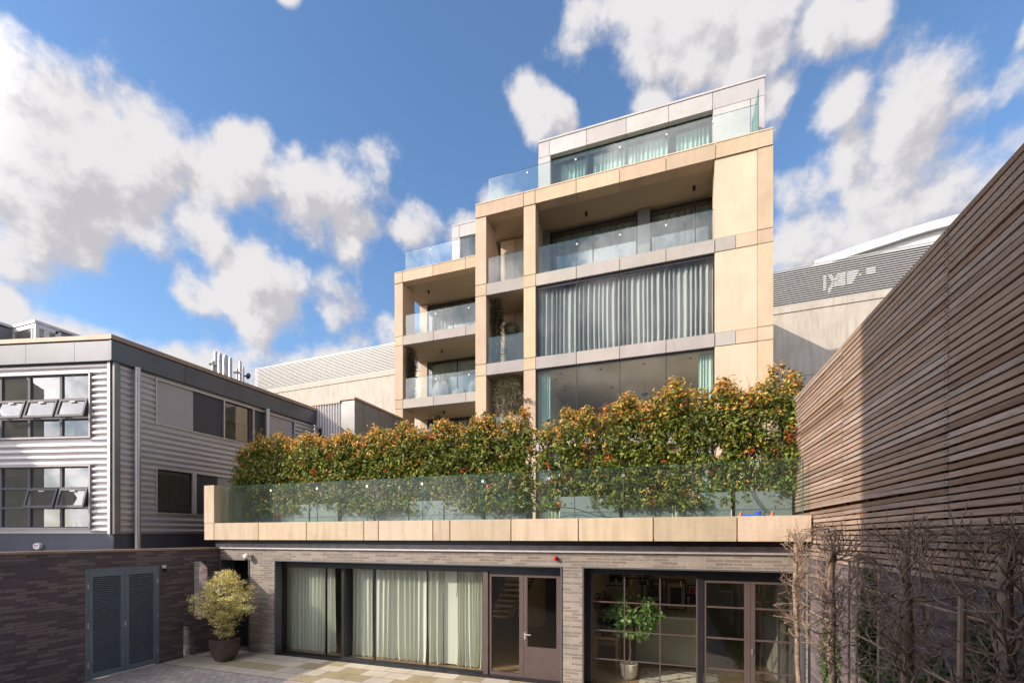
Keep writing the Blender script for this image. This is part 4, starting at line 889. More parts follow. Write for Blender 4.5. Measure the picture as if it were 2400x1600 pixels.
# left face
wR = LS(216); cols_ = [LS(-75), LS(5), LS(71.5), LS(146), wR]
u1, u0 = LZ(216, z1_(380)), LZ(216, z1_(795)); b1, b0 = LZ(216, z1_(985)), LZ(216, z1_(1392))
tu = [LZ(146, z1_(672)), LZ(146, z1_(552))]; tb = [LZ(146, z1_(1258)), LZ(146, z1_(1130))]
opsL = [(-9, wR, u0, u1), (-9, wR, b0, b1)]
m = MB(PC, AL); cladding(m, -13, -.10, ZPl, ZF0, opsL); m.build('cladding', 'ribbed_metal', lb)
m = MB(PC, AL); m.box(-13, -.03, .02, .1, 0, ZPl-.003); m.box(-13, -.03, -.0, .02, 1, ZPl-.01); m.build('plinth', 'plinth_metal', lb)
def office_window(P, ang, xs, zs, opened=(), glass='office_glass', fm='frame_grey'):
    m = MB(P, ang); w = .035; x0, x1, z0, z1 = xs[0], xs[-1], zs[0], zs[-1]
    m.box(x0-.03, x0+.01, -.09, .06, z0-.03, z1+.03); m.box(x1-.01, x1+.03, -.09, .06, z0-.03, z1+.03); m.box(x0+.01, x1-.01, -.09, .06, z1-.01, z1+.03); m.box(x0+.01, x1-.01, -.09, .06, z0-.03, z0+.01)
    tr_ = m.build('window_surround', 'light_grey_panel', lb)
    m = MB(P, ang)
    for x in xs[1:-1]: m.box(x-w, x+w, -.035, .05, z0+.01, z1-.01)
    m.box(x0+.01, x0+w*1.6, -.035, .05, z0+.01, z1-.01); m.box(x1-w*1.6, x1-.01, -.035, .05, z0+.01, z1-.01)
    for i, (a, b) in enumerate(zip(xs[:-1], xs[1:])):
        for z in zs[1:-1]: m.box(a+w+(.02 if i == 0 else 0), b-w-(.02 if i == len(xs)-2 else 0), -.03, .045, z-.025, z+.025)
        for z, s in ((z0+.01, 1), (z1-.01, -1)): m.box(a+w+(.02 if i == 0 else 0), b-w-(.02 if i == len(xs)-2 else 0), -.033, .045, min(z, z+s*.03), max(z, z+s*.03))
    f = m.build('window', fm, lb)
    for i, (a, b) in enumerate(zip(xs[:-1], xs[1:])):
        for j, (c, d) in enumerate(zip(zs[:-1], zs[1:])):
            e0, e1 = a+w, b-w
            if (i, j) in opened:
                t_ = .13; dz = d-c+.02; q = MB(P, ang); L_ = math.sqrt(max(dz*dz-t_*t_, .01)); top = d-.02
                def pt(x, k, n=0): return (x, -.05-t_*k-n*.9, top-L_*k+n*.3)
                def bar(xa, xb, ka, kb):
                    A = [pt(xa,kb,0),pt(xb,kb,0),pt(xb,ka,0),pt(xa,ka,0)]; B = [pt(xa,kb,.045),pt(xb,kb,.045),pt(xb,ka,.045),pt(xa,ka,.045)]
                    q.face(B); q.face(A[::-1])
                    for h in range(4): q.face([A[h], A[(h+1)%4], B[(h+1)%4], B[h]])
                bar(e0, e1, 0, .12); bar(e0, e1, .88, 1); bar(e0, e0+.05, .12, .88); bar(e1-.05, e1, .12, .88)
                sa = q.build('sash', fm, lb)
                q = MB(P, ang); q.face([pt(e0+.05,.88,.02),pt(e1-.05,.88,.02),pt(e1-.05,.12,.02),pt(e0+.05,.12,.02)]); q.build('pane', glass, sa)
                q = MB(P, ang); mx_ = (e0+e1)/2; q.box(mx_-.08, mx_+.08, -.13, -.10, d-.10, d-.075); q.build('handle', 'white_metal', sa)
            else:
                q = MB(P, ang); q.box(e0, e1, .0, .01, c+.025, d-.025); q.build('pane', glass, f)
office_window(PC, AL, cols_, [u0, *tu, u1], {(1,1),(2,1),(3,1)}); office_window(PC, AL, cols_, [b0, *tb, b1], {(2,1),(3,1)})
# right face
ua, ub = RY(363.6), RY(686); la = RY(364.5)
ru1, ru0 = RZ(363.6, z1_(420)), RZ(363.6, z1_(705)); rb1, rb0 = RZ(363.6, z1_(1002)), RZ(363.6, z1_(1287))
opsR = [(ua, ub, ru0, ru1), (la, RY(620), rb0, rb1)]
m = MB(PC, AR); cladding(m, .12, YEND, ZPl, ZF0, opsR); m.build('cladding', 'ribbed_metal', lb)
m = MB(PC, AR); m.box(.0, YEND, .02, .1, 0, ZPl-.003); m.box(.0, YEND, .0, .02, 1, ZPl-.01); m.build('plinth', 'plinth_metal', lb)
m = MB(PC, AR); m.box(-.04, .04, -.09, -.01, ZPl-.02, ZF0); m.box(.04, .12, -.06, -.01, ZPl, ZF0); m.build('corner_trim', 'mid_grey_panel', lb)
m = MB(PC, AL); m.box(-.12, -.045, -.07, .0, ZPl-.02, ZF0); m.build('corner_trim', 'galvanised', lb)
def strip(x0, x1, z0, z1, parts):
    m = MB(PC, AR)
    m.box(x0-.03, x0, -.085, .06, z0-.03, z1+.03); m.box(x1, x1+.03, -.085, .06, z0-.03, z1+.03); m.box(x0, x1, -.085, .06, z1, z1+.03); m.box(x0, x1, -.085, .06, z0-.03, z0)
    m.build('window_surround', 'galvanised', lb)
    for p0, p1, k in parts:
        a, b = RY(p0)+.006, RY(p1)-.006
        if k == 'glass':
            m = MB(PC, AR); m.box(a, a+.03, -.02, .04, z0+.004, z1-.004); m.box(b-.03, b, -.02, .04, z0+.004, z1-.004); m.box(a+.03, b-.03, -.02, .04, z0+.004, z0+.04); m.box(a+.03, b-.03, -.02, .04, z1-.04, z1-.004)
            f = m.build('window', 'dark_metal', lb); m = MB(PC, AR); m.box(a+.03, b-.03, .0, .01, z0+.04, z1-.04); m.build('pane', 'office_glass', f)
        elif k == 'bar': m = MB(PC, AR); m.box(a, b, -.075, .05, z0+.003, z1-.003); m.build('mullion', 'galvanised', lb)
        else: m = MB(PC, AR); m.box(a, b, -.012, .04, z0+.003, z1-.003); m.build('panel', k, lb)
strip(ua, ub, ru0, ru1, [(363.6,452.5,'light_grey_panel'),(452.5,521,'dark_grey_panel'),(521,524,'bar'),(524,583,'glass'),(583,590,'dark_grey_panel'),(590,593,'bar'),(593,628,'dark_grey_panel'),(628,685.5,'light_grey_panel')])
strip(la, RY(620), rb0, rb1, [(364.5,448,'glass'),(448,457.5,'bar'),(457.5,509,'dark_grey_panel'),(509,619,'light_grey_panel')])
for p, zt in ((313,ZF0),(619,ZF0)):
    x_ = RY(p); m = MB(PC, AR); m.tube([(x_,-.17,1.0),(x_,-.17,zt+.0)], .072, 16)
    for z in (ZPl+.4, ZPl+1.7, ZPl+3.0, ZPl+4.2): m.tube([(x_,-.17,z),(x_,-.17,z+.05)], .079, 16)
    m.smooth = True; m.build('downpipe', 'steel', lb)
# roof edge
m = MB(PC, AR); e = .14
for a in range(4): m.box(a*YEND/4+(.001 if a else -e), (a+1)*YEND/4-.008, -e, .3, ZF0+.002, ZF1)
m.build('fascia', 'fascia_metal', lb)
m = MB(PC, AR); m.box(-e+.02, YEND, -e+.03, .3, ZF1+.001, ZR0); m.build('shadow_gap', 'black', lb)
m = MB(PC, AR); m.box(-e-.02, YEND, -e-.03, .35, ZR0, ZR1); m.build('roof_edge', 'coping_metal', lb)
xj = [0, LS(187), LS(74), LS(-30), -7, -9, -11, -13]
m = MB(PC, AL)
for a, b in zip(xj[:-1], xj[1:]): m.box(b+.004, a-.004, -e+.003, .3, ZF0+.004, ZF1-.002)
m.build('fascia', 'fascia_metal', lb)
m = MB(PC, AL); m.box(-13, .0, -e+.033, .3, ZF1, ZR0); m.build('shadow_gap', 'black', lb)
m = MB(PC, AL); m.box(-13, .02, -e-.027, .35, ZR0+.002, ZR1-.002); m.build('roof_edge', 'coping_metal', lb)
CA, SA_ = math.cos(AL), math.sin(AL)
far = (PC[0]-13*CA, PC[1]-13*SA_)
m = MB(); m.prism([(PC[0]-.2,PC[1]+.1),(PC[0]-.2,PC[1]+YEND),(far[0],PC[1]+YEND),(far[0],far[1]+.2)], ZF0+.2, ZR0); m.build('roof', 'roof_felt', lb)
m = MB(); m.prism([(PC[0]-.1,PC[1]+.12),(PC[0]-.1,PC[1]+YEND),(far[0],PC[1]+YEND),(far[0],far[1]+.3)], (b1+u0)/2-.15, (b1+u0)/2); m.prism([(PC[0]-.12,PC[1]+.2),(PC[0]-.12,PC[1]+YEND),(far[0],PC[1]+YEND),(far[0],far[1]+.3)], ZF0-.05, ZF0+.19); m.build('floor_slab', 'room_plaster', lb)
m = MB(); m.box(far[0], PC[0]-2.6, PC[1]+1.6, PC[1]+1.7, 1, ZF0-.06); m.box(PC[0]-2.6, PC[0]-2.5, PC[1]+.4, PC[1]+YEND-.2, 1, ZF0-.06); m.build('inner_wall', 'room_dark', lb)
m = MB(PC, AL)
rnd = random.Random(4)
for px_, py_, w_, h_ in ((50,165,.34,.45),(176,1080,.62,.5),(96,860,.3,.2)):
    pass
m.box(LS(60), LS(84), .5, .52, LZ(60,920), LZ(60,895)); m.box(LS(170), LS(214), .6, .62, LZ(190,1138), LZ(190,1112)); m.box(LS(88), LS(140), .9, .92, LZ(100,1135), LZ(100,1110)); m.build('notice_board', 'picture_paper', lb)
m = MB(PC, AL)
for p in (163,168,178,196,201,212): m.lathe((LS(p)*CA*0+0,0,0), [(.0001,0)], 3) if False else None
for p, c in ((164,.04),(178,.05),(212,.045)):
    x_ = LS(p); q = MB(PC, AL); q.tube([(x_,.12,b0+.02),(x_,.12,b0+.13)], c, 12); tag(q.build('mug', 'white_plastic'), {164:'leftmost white mug on the office sill behind the bottom pane',178:'middle white mug on the office sill behind the bottom pane',212:'rightmost white mug on the office sill by the window frame'}[p], 'mug', 'mugs on the office window sill')
# set-back part of the office building: upright ribs, grey panels
y2 = PC[1]+YEND; X2 = XA(798,y2); X3 = XA(830,y2); zt2 = ZA(760,948,y2); zt3 = ZA(830,931.5,y2)
m = MB(); m.box(PC[0]+.02, X2, y2+.05, y2+.12, 3, zt2); n = 10; pw = (X2-PC[0]-.02)/n
wx1 = XA(754,y2); wz1 = ZA(730,1004,y2)
for k in range(n):
    x0_ = PC[0]+.02+k*pw; zb_ = 3 if x0_+pw*.5 > wx1 else wz1
    for i in range(6):
        a0, a1 = math.pi*i/6, math.pi*(i+1)/6; r_ = pw*.36; xc = x0_+pw/2
        m.face([(xc-r_*math.cos(a0), y2+.05-.06*math.sin(a0), zb_),(xc-r_*math.cos(a1), y2+.05-.06*math.sin(a1), zb_),(xc-r_*math.cos(a1), y2+.05-.06*math.sin(a1), zt2),(xc-r_*math.cos(a0), y2+.05-.06*math.sin(a0), zt2)])
m.build('cladding', 'ribbed_metal', lb)
m = MB(); m.box(PC[0]+.25, wx1-.05, y2-.01, y2+.04, 3.6, wz1-.05); f = m.build('window', 'dark_metal', lb)
m = MB(); m.box(PC[0]+.3, wx1-.1, y2-.018, y2-.012, 3.6, wz1-.1); m.build('pane', 'dark_window_glass', f)
m = MB(); m.box(X2+.003, X3, y2+.02, y2+.5, 3, zt3-.06); m.build('panel', 'mid_grey_panel', lb)
yj = [y2+.02]+[YB(500+q/3.136, X3) for q in (1108,1216,1313)]+[YB(924,X3)+.8]
m = MB()
for a, b in zip(yj[:-1], yj[1:]): m.box(X3-.35, X3+.006, a+.505 if a == yj[0] else a+.01, b-.01, 3, zt3-.07)
m.box(X3-.03, X3+.006, y2+.022, y2+.504, 3, zt3-.07)
m.build('panel', 'mid_grey_panel', lb)
m = MB(); m.box(PC[0]-.1, X2-.0, y2-.03, y2+.6, zt2+.002, zt2+.08); m.box(X2, X3+.05, y2-.03, yj[-1]+.1, zt3-.06, zt3+.03); m.build('roof_edge', 'coping_metal', lb)
m = MB(); m.box(PC[0]-.1, X2-.02, y2+.6, yj[-1], 3, zt2); m.build('roof', 'roof_felt', lb)
# white alarm box with faded print on the plinth
xa_, za_ = LS(93), LZ(93, 1279.5)
ax0, ax1, az0, az1 = LS(86), LS(101), LZ(93,1285.5), LZ(93,1272.5)
al = thing('alarm_box', (PC[0]+xa_*CA, PC[1]+xa_*SA_, az0), 'small white burglar alarm box with red and blue print on the dark plinth', 'alarm box')
m = MB(PC, AL); q = .035
sh = [(ax0,az0+q),(ax0+q,az0+.01),((ax0+ax1)/2,az0-.01),(ax1-q,az0+.01),(ax1,az0+q),(ax1,az1-q),(ax1-q,az1-.01),((ax0+ax1)/2,az1+.01),(ax0+q,az1-.01),(ax0,az1-q)]
m.face([(x,-.09,z) for x, z in sh]); 
for i in range(len(sh)):
    a, b = sh[i], sh[(i+1)%len(sh)]; m.face([(b[0],-.09,b[1]),(a[0],-.09,a[1]),(a[0],-.001,a[1]),(b[0],-.001,b[1])])
m.build('cover', 'white_plastic', al)
w_ = ax1-ax0; h_ = az1-az0
m = MB(PC, AL); m.box(ax0+.1*w_, ax0+.36*w_, -.093, -.0905, az0+.5*h_, az0+.78*h_); m.build('red_mark', 'pink_ink', al)
m = MB(PC, AL); m.box(ax0+.37*w_, ax0+.75*w_, -.093, -.0905, az0+.5*h_, az0+.78*h_); m.build('blue_mark', 'blue_ink', al)
m = MB(PC, AL)
for k in range(9): m.box(ax0+(.12+k*.065)*w_, ax0+(.16+k*.065)*w_, -.093, -.0905, az0+.28*h_, az0+.38*h_)
m.build('small_print', 'grey_ink', al)
# rooftop glazed block beyond
YR = 13.0; XR1 = XA(84.3,YR); XR0 = XA(31,YR); zt = ZA(84.3,751,YR)
rb = thing('glazed_roof_block', (XR1, YR+3, 8), 'grey ribbed rooftop block with a white-framed glass corner at far left', 'building')
plain('standing_seam', (.20,.20,.215), .45, .4, .08)
def seams(m, X, y0, y1, z0, z1, step=.45):
    m.box(X-.3, X, y0, y1, z0, z1); n = int((y1-y0)/step)
    for k in range(1, n): yy = y0+(y1-y0)*k/n; m.box(X, X+.035, yy-.02, yy+.02, z0, z1-.02)
yw1 = YB(135, XR1)
m = MB(); seams(m, XR1, yw1+.12, YB(225,XR1)+6, 6, zt-.2); seams(m, XR0, 4, YR-.1, 6, zt-.2); m.build('wall', 'standing_seam', rb)
m = MB(); m.box(XR1-9, XR1+.08, YR-.08, YB(225,XR1)+6, zt-.12, zt); m.box(XR1-9, XR0+.08, 4, YR-.09, zt-.12, zt); m.build('roof', 'galvanised', rb)
m = MB(); m.box(XR0, XR1+.05, YR-.04, YR+.06, zt-.33, zt-.125); m.box(XR1-.1, XR1+.05, YR-.04, YR+.1, 6, zt-.335); m.box(XA(75,YR), XA(78,YR), YR-.04, YR+.06, 6, zt-.335); m.box(XR0, XA(35,YR), YR-.04, YR+.06, 6, zt-.335)
m.box(XR1-.05, XR1+.05, YR+.065, yw1, zt-.33, zt-.125); yy = YB(108,XR1); m.box(XR1-.05, XR1+.05, yy-.1, yy+.1, 6, zt-.335); m.box(XR1-.05, XR1+.05, yw1-.1, yw1+.11, 6, zt-.2); m.build('window_frame', 'white_metal', rb)
m = MB(); m.box(XA(35,YR)+.01, XR1-.11, YR, YR+.02, 6, zt-.34); m.box(XR1-.02, XR1, YR+.11, yw1-.11, 6, zt-.34); m.build('glazing', 'office_glass', rb)
m = MB(); m.box(XR1-5, XR1-4.9, YR+.3, YB(225,XR1), 6, zt-.14); m.build('inner_wall', 'blue_fabric', rb)
# flues and aerials on the roof behind
fl_labels = ['tallest and leftmost steel flue of the row of four on the roof', 'second steel flue from the left on the roof', 'thickest steel flue, third of the row of four', 'thin rightmost steel flue of the row of four', 'lone steel flue right of the row of four']
for (p0, p1, py), lab in zip(((501.4,509.7,823.6),(511,520.8,827.4),(522,535,832),(536.4,544,837.6),(559.7,566.2,846)), fl_labels):
    Xf = -17.; pc = (p0+p1)/2; Yf = YB(pc, Xf); dep = Xf/ray(pc)[0]; r_ = (p1-p0)/2/F*dep*.93; zt_ = H+(HY-py)/F*dep
    t = thing('flue', (Xf, Yf, ZR0), lab, 'flue', 'steel flues on the office roof'); m = MB()
    m.lathe((Xf,Yf,ZR0), [(r_,0),(r_,zt_-ZR0-r_*.9),(r_*.6,zt_-ZR0)], 16); m.build('pipe', 'steel', t)
    m = MB()
    for q in (.35,.6,.82): zz = ZR0+(zt_-ZR0)*q; m.lathe((Xf,Yf,zz), [(r_*1.06,0),(r_*1.06,.05)], 16)
    m.build('joint_band', 'galvanised', t)
Xf = -17.
for pc, py, lab in ((499,853,'short pipe with a T-shaped cowl left of the row of flues'),(556,873,'short pipe with a T-shaped cowl beside the lone flue')):
    Yf = YB(pc,Xf); zt_ = ZB(pc,py,Xf); t = thing('roof_cowl', (Xf,Yf,ZR0), lab, 'vent pipe', 'cowls on the office roof')
    m = MB(); m.tube([(Xf,Yf,ZR0),(Xf,Yf,zt_)], .05, 10); m.build('pipe', 'galvanised', t)
    m = MB(); m.tube([(Xf-.10,Yf-.08,zt_),(Xf+.10,Yf+.08,zt_)], .055, 10); m.lathe((Xf,Yf,zt_+.05), [(.07,0),(.04,.10)], 10); m.build('cowl', 'galvanised', t)
Yf = YB(570,Xf); t = thing('aerial_mast', (Xf,Yf,ZR0), 'thin mast with a small grey dish at the right end of the flues', 'aerial')
m = MB(); m.tube([(Xf,Yf,ZR0),(Xf,Yf,ZB(570,865,Xf)),(Xf,Yf,ZB(570,855,Xf))], [.045,.045,.01], 8); m.build('mast', 'galvanised', t)
m = MB(); zz = ZB(573,882,Xf); m.lathe((Xf+.2,Yf+.1,zz), [(.10,0),(.13,.03),(.08,.08)], 16, 'y'); m.tube([(Xf,Yf,zz),(Xf+.2,Yf+.1,zz)], .03, 6); m.build('dish', 'dark_metal', t)
# ------------------------------------------------------------------ large stone and louvre building behind
AB = R(-2.5); PB = (XA(1813,29.), 29.); DB = (math.cos(AB), math.sin(AB))
def BS(px): return hit(px, PB, DB)[0]
def BZ(px, py): return H+(HY-py)/F*hit(px, PB, DB)[1]
bb = thing('exhibition_hall', (PB[0], PB[1], 0), 'huge hall behind with pale stained concrete wall under a white louvred band', 'building')
zs_, zl_ = BZ(1813,722), BZ(1813,634)
bl, br = BS(598), BS(2500)
zj = BZ(1813, 738)
m = MB(PB, AB); m.box(bl, br, .0, 3, -.2, zj-3.6); m.box(bl, br, .0, 3, zj-3.58, zj-.03); m.box(bl, br, -.04, 3, zj, zs_); m.build('wall', 'pale_concrete', bb)
m = MB(PB, AB); n = 18; dz = (zl_-zs_)/n
m.box(bl+.2, br, .10, 3, zs_+.002, zl_-.1); m.build('louvre_backing', 'dark_metal', bb)
m = MB(PB, AB)
for k in range(n):
    z = zs_+k*dz+.02
    P = [(-.02,z),( -.02,z+dz*.42),(.02,z+dz*.46),(.02,z+dz*.04)]
    m.face([(bl,P[0][0],P[0][1]),(br,P[0][0],P[0][1]),(br,P[1][0],P[1][1]),(bl,P[1][0],P[1][1])])
    m.face([(bl,P[1][0],P[1][1]),(br,P[1][0],P[1][1]),(br,P[2][0],P[2][1]),(bl,P[2][0],P[2][1])])
    m.face([(bl,P[3][0],P[3][1]),(br,P[3][0],P[3][1]),(br,P[0][0],P[0][1]),(bl,P[0][0],P[0][1])])
    m.face([(bl,P[0][0],P[0][1]),(bl,P[1][0],P[1][1]),(bl,P[2][0],P[2][1]),(bl,P[3][0],P[3][1])])
m.build('louvres', 'louvre_metal', bb)
m = MB(PB, AB)
for poly in ([(330,735),(410,718),(410,1095),(330,1112)], [(450,712),(548,690),(745,1010),(640,1040)], [(700,690),(800,672),(560,1070),(470,1230),(455,1090)],
             [(800,672),(915,650),(915,965),(860,1010),(760,1020),(690,900)], [(950,650),(1290,555),(1220,700),(1090,940),(950,965)], [(1460,520),(1705,475),(1705,655),(1460,705)], [(1300,690),(1350,680),(1270,745),(1240,740)], [(1350,372),(1390,360),(1345,430)], [(790,478),(815,472),(780,525)]):
    m.face([(BS(1900+x/11.2), .012, BZ(1900+x/11.2, 580+y/11.2)) for x, y in reversed(poly)])
m.build('louvre_emblem', 'white_metal', bb)
m = MB(PB, AB); x_ = BS(1925); m.tube([(x_,1,zl_-.1),(x_,1,BZ(1925,600))], .06, 6); m.build('post', 'white_metal', bb)
# curved white roof beyond it
YD = 34.
dm_ = thing('curved_roof_hall', (XA(2150,YD), YD, 0), 'curved white roof with a strip of windows rising behind the louvres', 'building')
arc = [(1905,618),(1931,607.7),(1970,594),(2012,579.5),(2078,558),(2128,541),(2178,526),(2257,505),(2330,488),(2420,470),(2560,450)]
front = [(XA(p,YD), ZA(p,q,YD)) for p, q in arc]
m = MB(); pts = front+[(front[-1][0], 8), (front[0][0], 8)]
for (a, za), (b, zb) in zip(front[:-1], front[1:]):
    m.face([(a,YD,8),(b,YD,8),(b,YD,zb),(a,YD,za)]); m.face([(a,YD-.3,za),(b,YD-.3,zb),(b,YD+14,zb),(a,YD+14,za)]); m.face([(a,YD-.3,za-.5),(b,YD-.3,zb-.5),(b,YD-.3,zb),(a,YD-.3,za)]); m.face([(b,YD-.3,zb-.5),(a,YD-.3,za-.5),(a,YD,za-.5),(b,YD,zb-.5)])
m.face([(front[-1][0],YD,8),(front[-1][0],YD+14,8),(front[-1][0],YD+14,front[-1][1]),(front[-1][0],YD,front[-1][1])]); m.face([(front[0][0],YD+14,8),(front[0][0],YD,8),(front[0][0],YD,front[0][1]),(front[0][0],YD+14,front[0][1])])
m.build('roof', 'white_metal', dm_)
def DP(x, y): return XA(1780+x/3.016,YD), ZA(1780+x/3.016, 480+y/3.016, YD)
wl = [((805,320),(915,285),(925,262),(820,295)), ((932,279),(1028,245),(1035,226),(938,256)), ((1045,240),(1160,208),(1165,190),(1050,222)), ((1172,203),(1285,168),(1295,150),(1180,186)), ((1305,163),(1420,135),(1430,112),(1310,146)), ((580,370),(690,352),(693,337),(600,362))]
for q in wl:
    m = MB(); m.face([(DP(*p)[0], YD-.04, DP(*p)[1]) for p in q]); m.face([(DP(*p)[0], YD-.02, DP(*p)[1]) for p in reversed(q)]); m.build('window', 'mid_grey_panel', dm_)
# ------------------------------------------------------------------ what stands behind and beside the viewer and shades the screen wall
hb_ = thing('house', (3, -4, 0), 'brick house at the near end of the courtyard', 'building')
m = MB()
def wall_with(m, x0, x1, y0, y1, z0, z1, ops):
    for a, b, c, d in split(x0, x1, z0, z1, ops): m.box(a, b, y0, y1, c, d)
ops = [(x, x+1.3, z, z+1.7) for x in (-5.4,-2.9,1.9,4.4,6.9) for z in (.9,4.2,7.4,10.2)]
wall_with(m, -6.8, 11, -1.3, -1.0, 0, 12.8, ops); m.box(-6.8, -6.5, -9, -1.31, 0, 12.8); m.box(10.7, 11, -9, -1.31, 0, 12.8); m.box(-6.5, 10.7, -9, -8.7, 0, 12.8); m.build('wall', 'grey_brick', hb_)
m = MB(); m.box(-7, 11.2, -9.2, -.8, 12.81, 13.1); m.build('roof', 'roof_felt', hb_)
m = MB()
for x0_, x1_, z0_, z1_ in ops: m.box(x0_, x0_+.06, -1.2, -1.1, z0_, z1_); m.box(x1_-.06, x1_, -1.2, -1.1, z0_, z1_); m.box(x0_+.06, x1_-.06, -1.2, -1.1, z0_, z0_+.06); m.box(x0_+.06, x1_-.06, -1.2, -1.1, z1_-.06, z1_); m.box((x0_+x1_)/2-.02, (x0_+x1_)/2+.02, -1.19, -1.11, z0_+.06, z1_-.06)
m.build('window_frame', 'white_metal', hb_)
m = MB()
for x0_, x1_, z0_, z1_ in ops: m.box(x0_+.06, x1_-.06, -1.16, -1.14, z0_+.06, z1_-.06)
m.build('window_pane', 'dark_window_glass', hb_)
nb = thing('neighbour_building', (-29, -2, 0), 'plain rendered block west of the courtyard', 'building')
m = MB(); m.prism([(-25.4-.377*3,-2.18-.927*4),(-24.3+.377*2.5,.59+.927*2.5),(-33,3.0),(-33,-6)], 0, 11); m.build('wall', 'pale_concrete', nb)
# ------------------------------------------------------------------ terrace planters and the red-tipped hedge
YPn = 10.55; PZT = 4.14; FZ = 3.522
lx = [460+q/2.94 for q in (345,520, 583,775, 785,975, 1003,1220, 1235,1460, 1470,1703, 1712,1965, 1990,2270)]
rx = [1200+q/3.267 for q in (370,478, 482,822, 850,1222, 1278,1675, 1712,2145)]
# hedge top line in the photograph, read as heights above the planters
top = [(577,1040),(612,1026),(700,1032),(800,1022),(880,1018),(960,1010),(1040,1000),(1100,990),(1160,985),(1240,978),(1255,1000),(1300,990),(1360,972),(1430,955),(1500,935),(1560,925),(1620,912),(1700,915),(1740,922),(1775,900),(1800,880),(1836,868),(1880,905),(1895,930)]
TX = [XA(p,YPn+.3) for p, q in top]; TZs = [ZA(p,q,YPn+.3) for p, q in top]
def topz(x): return float(np.interp(x, TX, TZs))
names_o = ['leftmost','second','third','fourth','fifth','sixth','seventh','eighth']
def planter(p0, p1, lab, i, Y=YPn, zt=PZT):
    x0, x1 = XA(p0,Y), XA(p1,Y); t = thing('planter', ((x0+x1)/2, Y+.3, FZ), lab, 'planter', 'fibre planters behind the terrace glass')
    m = MB(); d = .6; w = .035
    m.box(x0,x1,Y,Y+w,FZ,zt); m.box(x0,x1,Y+d-w,Y+d,FZ,zt); m.box(x0,x0+w,Y+w,Y+d-w,FZ,zt); m.box(x1-w,x1,Y+w,Y+d-w,FZ,zt); m.build('box', 'planter_fibre', t)
    m = MB(); m.box(x0+w,x1-w,Y+w,Y+d-w,FZ+.1,zt-.05); m.build('soil', 'soil', t)
    return x0, x1
GRN = np.array([[.105,.155,.02],[.15,.20,.025],[.22,.25,.034],[.065,.10,.016],[.30,.29,.045]]); ORG = np.array([[.78,.40,.10],[.72,.44,.12],[.62,.42,.09],[.80,.33,.07]]); RED = np.array([[.62,.09,.02],[.55,.12,.03]])
def shrub(x0, x1, lab, seed, nleaf, sparse=0., extra=0., ext=(0,0)):
    rg = np.random.default_rng(seed); cx = (x0+x1)/2; cy = YPn+.3
    t = thing('photinia_shrub', (cx, cy, PZT-.05), lab, 'shrub', 'red-tipped shrubs of the terrace hedge')
    zb = 3.88; a0, a1 = x0-.10-ext[0], x1+.10+ext[1]
    # clumps: each a shoot end with a rosette of leaves, orange where young
    nc = int(nleaf/16); P = []
    while len(P) < nc:
        x = rg.uniform(a0, a1); zt = topz(x)+.10*math.sin(x*5.1+seed)+.06*math.sin(x*13); f = rg.random()
        z = zb+(zt-zb)*f**1.05
        hw = .40*(.75+.35*math.sin(z*2.1+x*1.7)) ; y = cy+rg.normal()*hw*.7
        if rg.random() < .45: y = cy-hw*rg.uniform(.6,1.15)
        hole = math.sin(x*4.3+z*3.1+seed*.7)*math.sin(z*5.7-x*2.3)+.35*math.sin(x*9+z*8)
        lim = -1.1+sparse*1.4*(1.0-abs((z-5.0)/.7)) if abs(z-5.0) < .7 else -1.3
        if hole < lim: continue
        P.append((x, y, z, (z-zb)/(zt-zb)))
    P = np.array(P)
    k = 16; C = np.repeat(P, k, axis=0); n = len(C)
    off = rg.normal(size=(n,3))*np.array([.055,.055,.05]); pts = C[:,:3]+off
    nrm = off+np.array([0,-.03,.06]); nrm /= np.linalg.norm(nrm, axis=1)[:,None]
    young = np.repeat((rg.random(len(P)) < np.clip((P[:,3]-.72)*5.5, .02, .98)) | (rg.random(len(P)) < .09), k)
    redc = np.repeat(rg.random(len(P)) < .018, k); frontc = np.repeat(rg.random(len(P)), k)
    cols = GRN[rg.integers(0,5,n)]*rg.uniform(.6,1.35,(n,1))*np.repeat(rg.uniform(.75,1.25,len(P)),k)[:,None]
    yl = young & (off[:,2] > -.035) & (rg.random(n) < .85); cols[yl] = ORG[rg.integers(0,4,yl.sum())]*rg.uniform(.7,1.25,(yl.sum(),1))
    rl = redc & (rg.random(n) < .8); cols[rl] = RED[rg.integers(0,2,rl.sum())]*rg.uniform(.7,1.2,(rl.sum(),1))
    sz = np.where(yl, .08, .10)*rg.uniform(.8,1.25,n)
    leaves('foliage', 'leaf', t, pts, nrm, sz, cols, seed, .42, .25)
    sg = []; rnd = random.Random(seed)
    for j in range(9):
        p = Vector((rnd.uniform(x0+.12,x1-.12), cy+rnd.uniform(-.15,.15), PZT-.08)); d = Vector((rnd.uniform(-.25,.25), rnd.uniform(-.12,.12), 1)); r0 = .016
        tgt = topz(p.x)-.25
        while p.z < tgt:
            q = p+d.normalized()*.16; d += Vector((rnd.uniform(-.25,.25), rnd.uniform(-.15,.15), .1)); d.x *= .9; d.y -= (q.y-cy)*.4
            r1 = r0*.94; sg.append((p, q, r0, r1)); 
            if p.z > 4.5 and rnd.random() < .55:
                e = q; dd = Vector((rnd.uniform(-1,1), rnd.uniform(-.7,.5), .7)).normalized()
                for _ in range(3): g = e+dd*.10+Vector((rnd.uniform(-.03,.03),)*3); sg.append((e, g, r1*.5, r1*.4)); e = g
            p, r0 = q, r1
    twigs('stems', 'grey_bark', t, sg, 5)
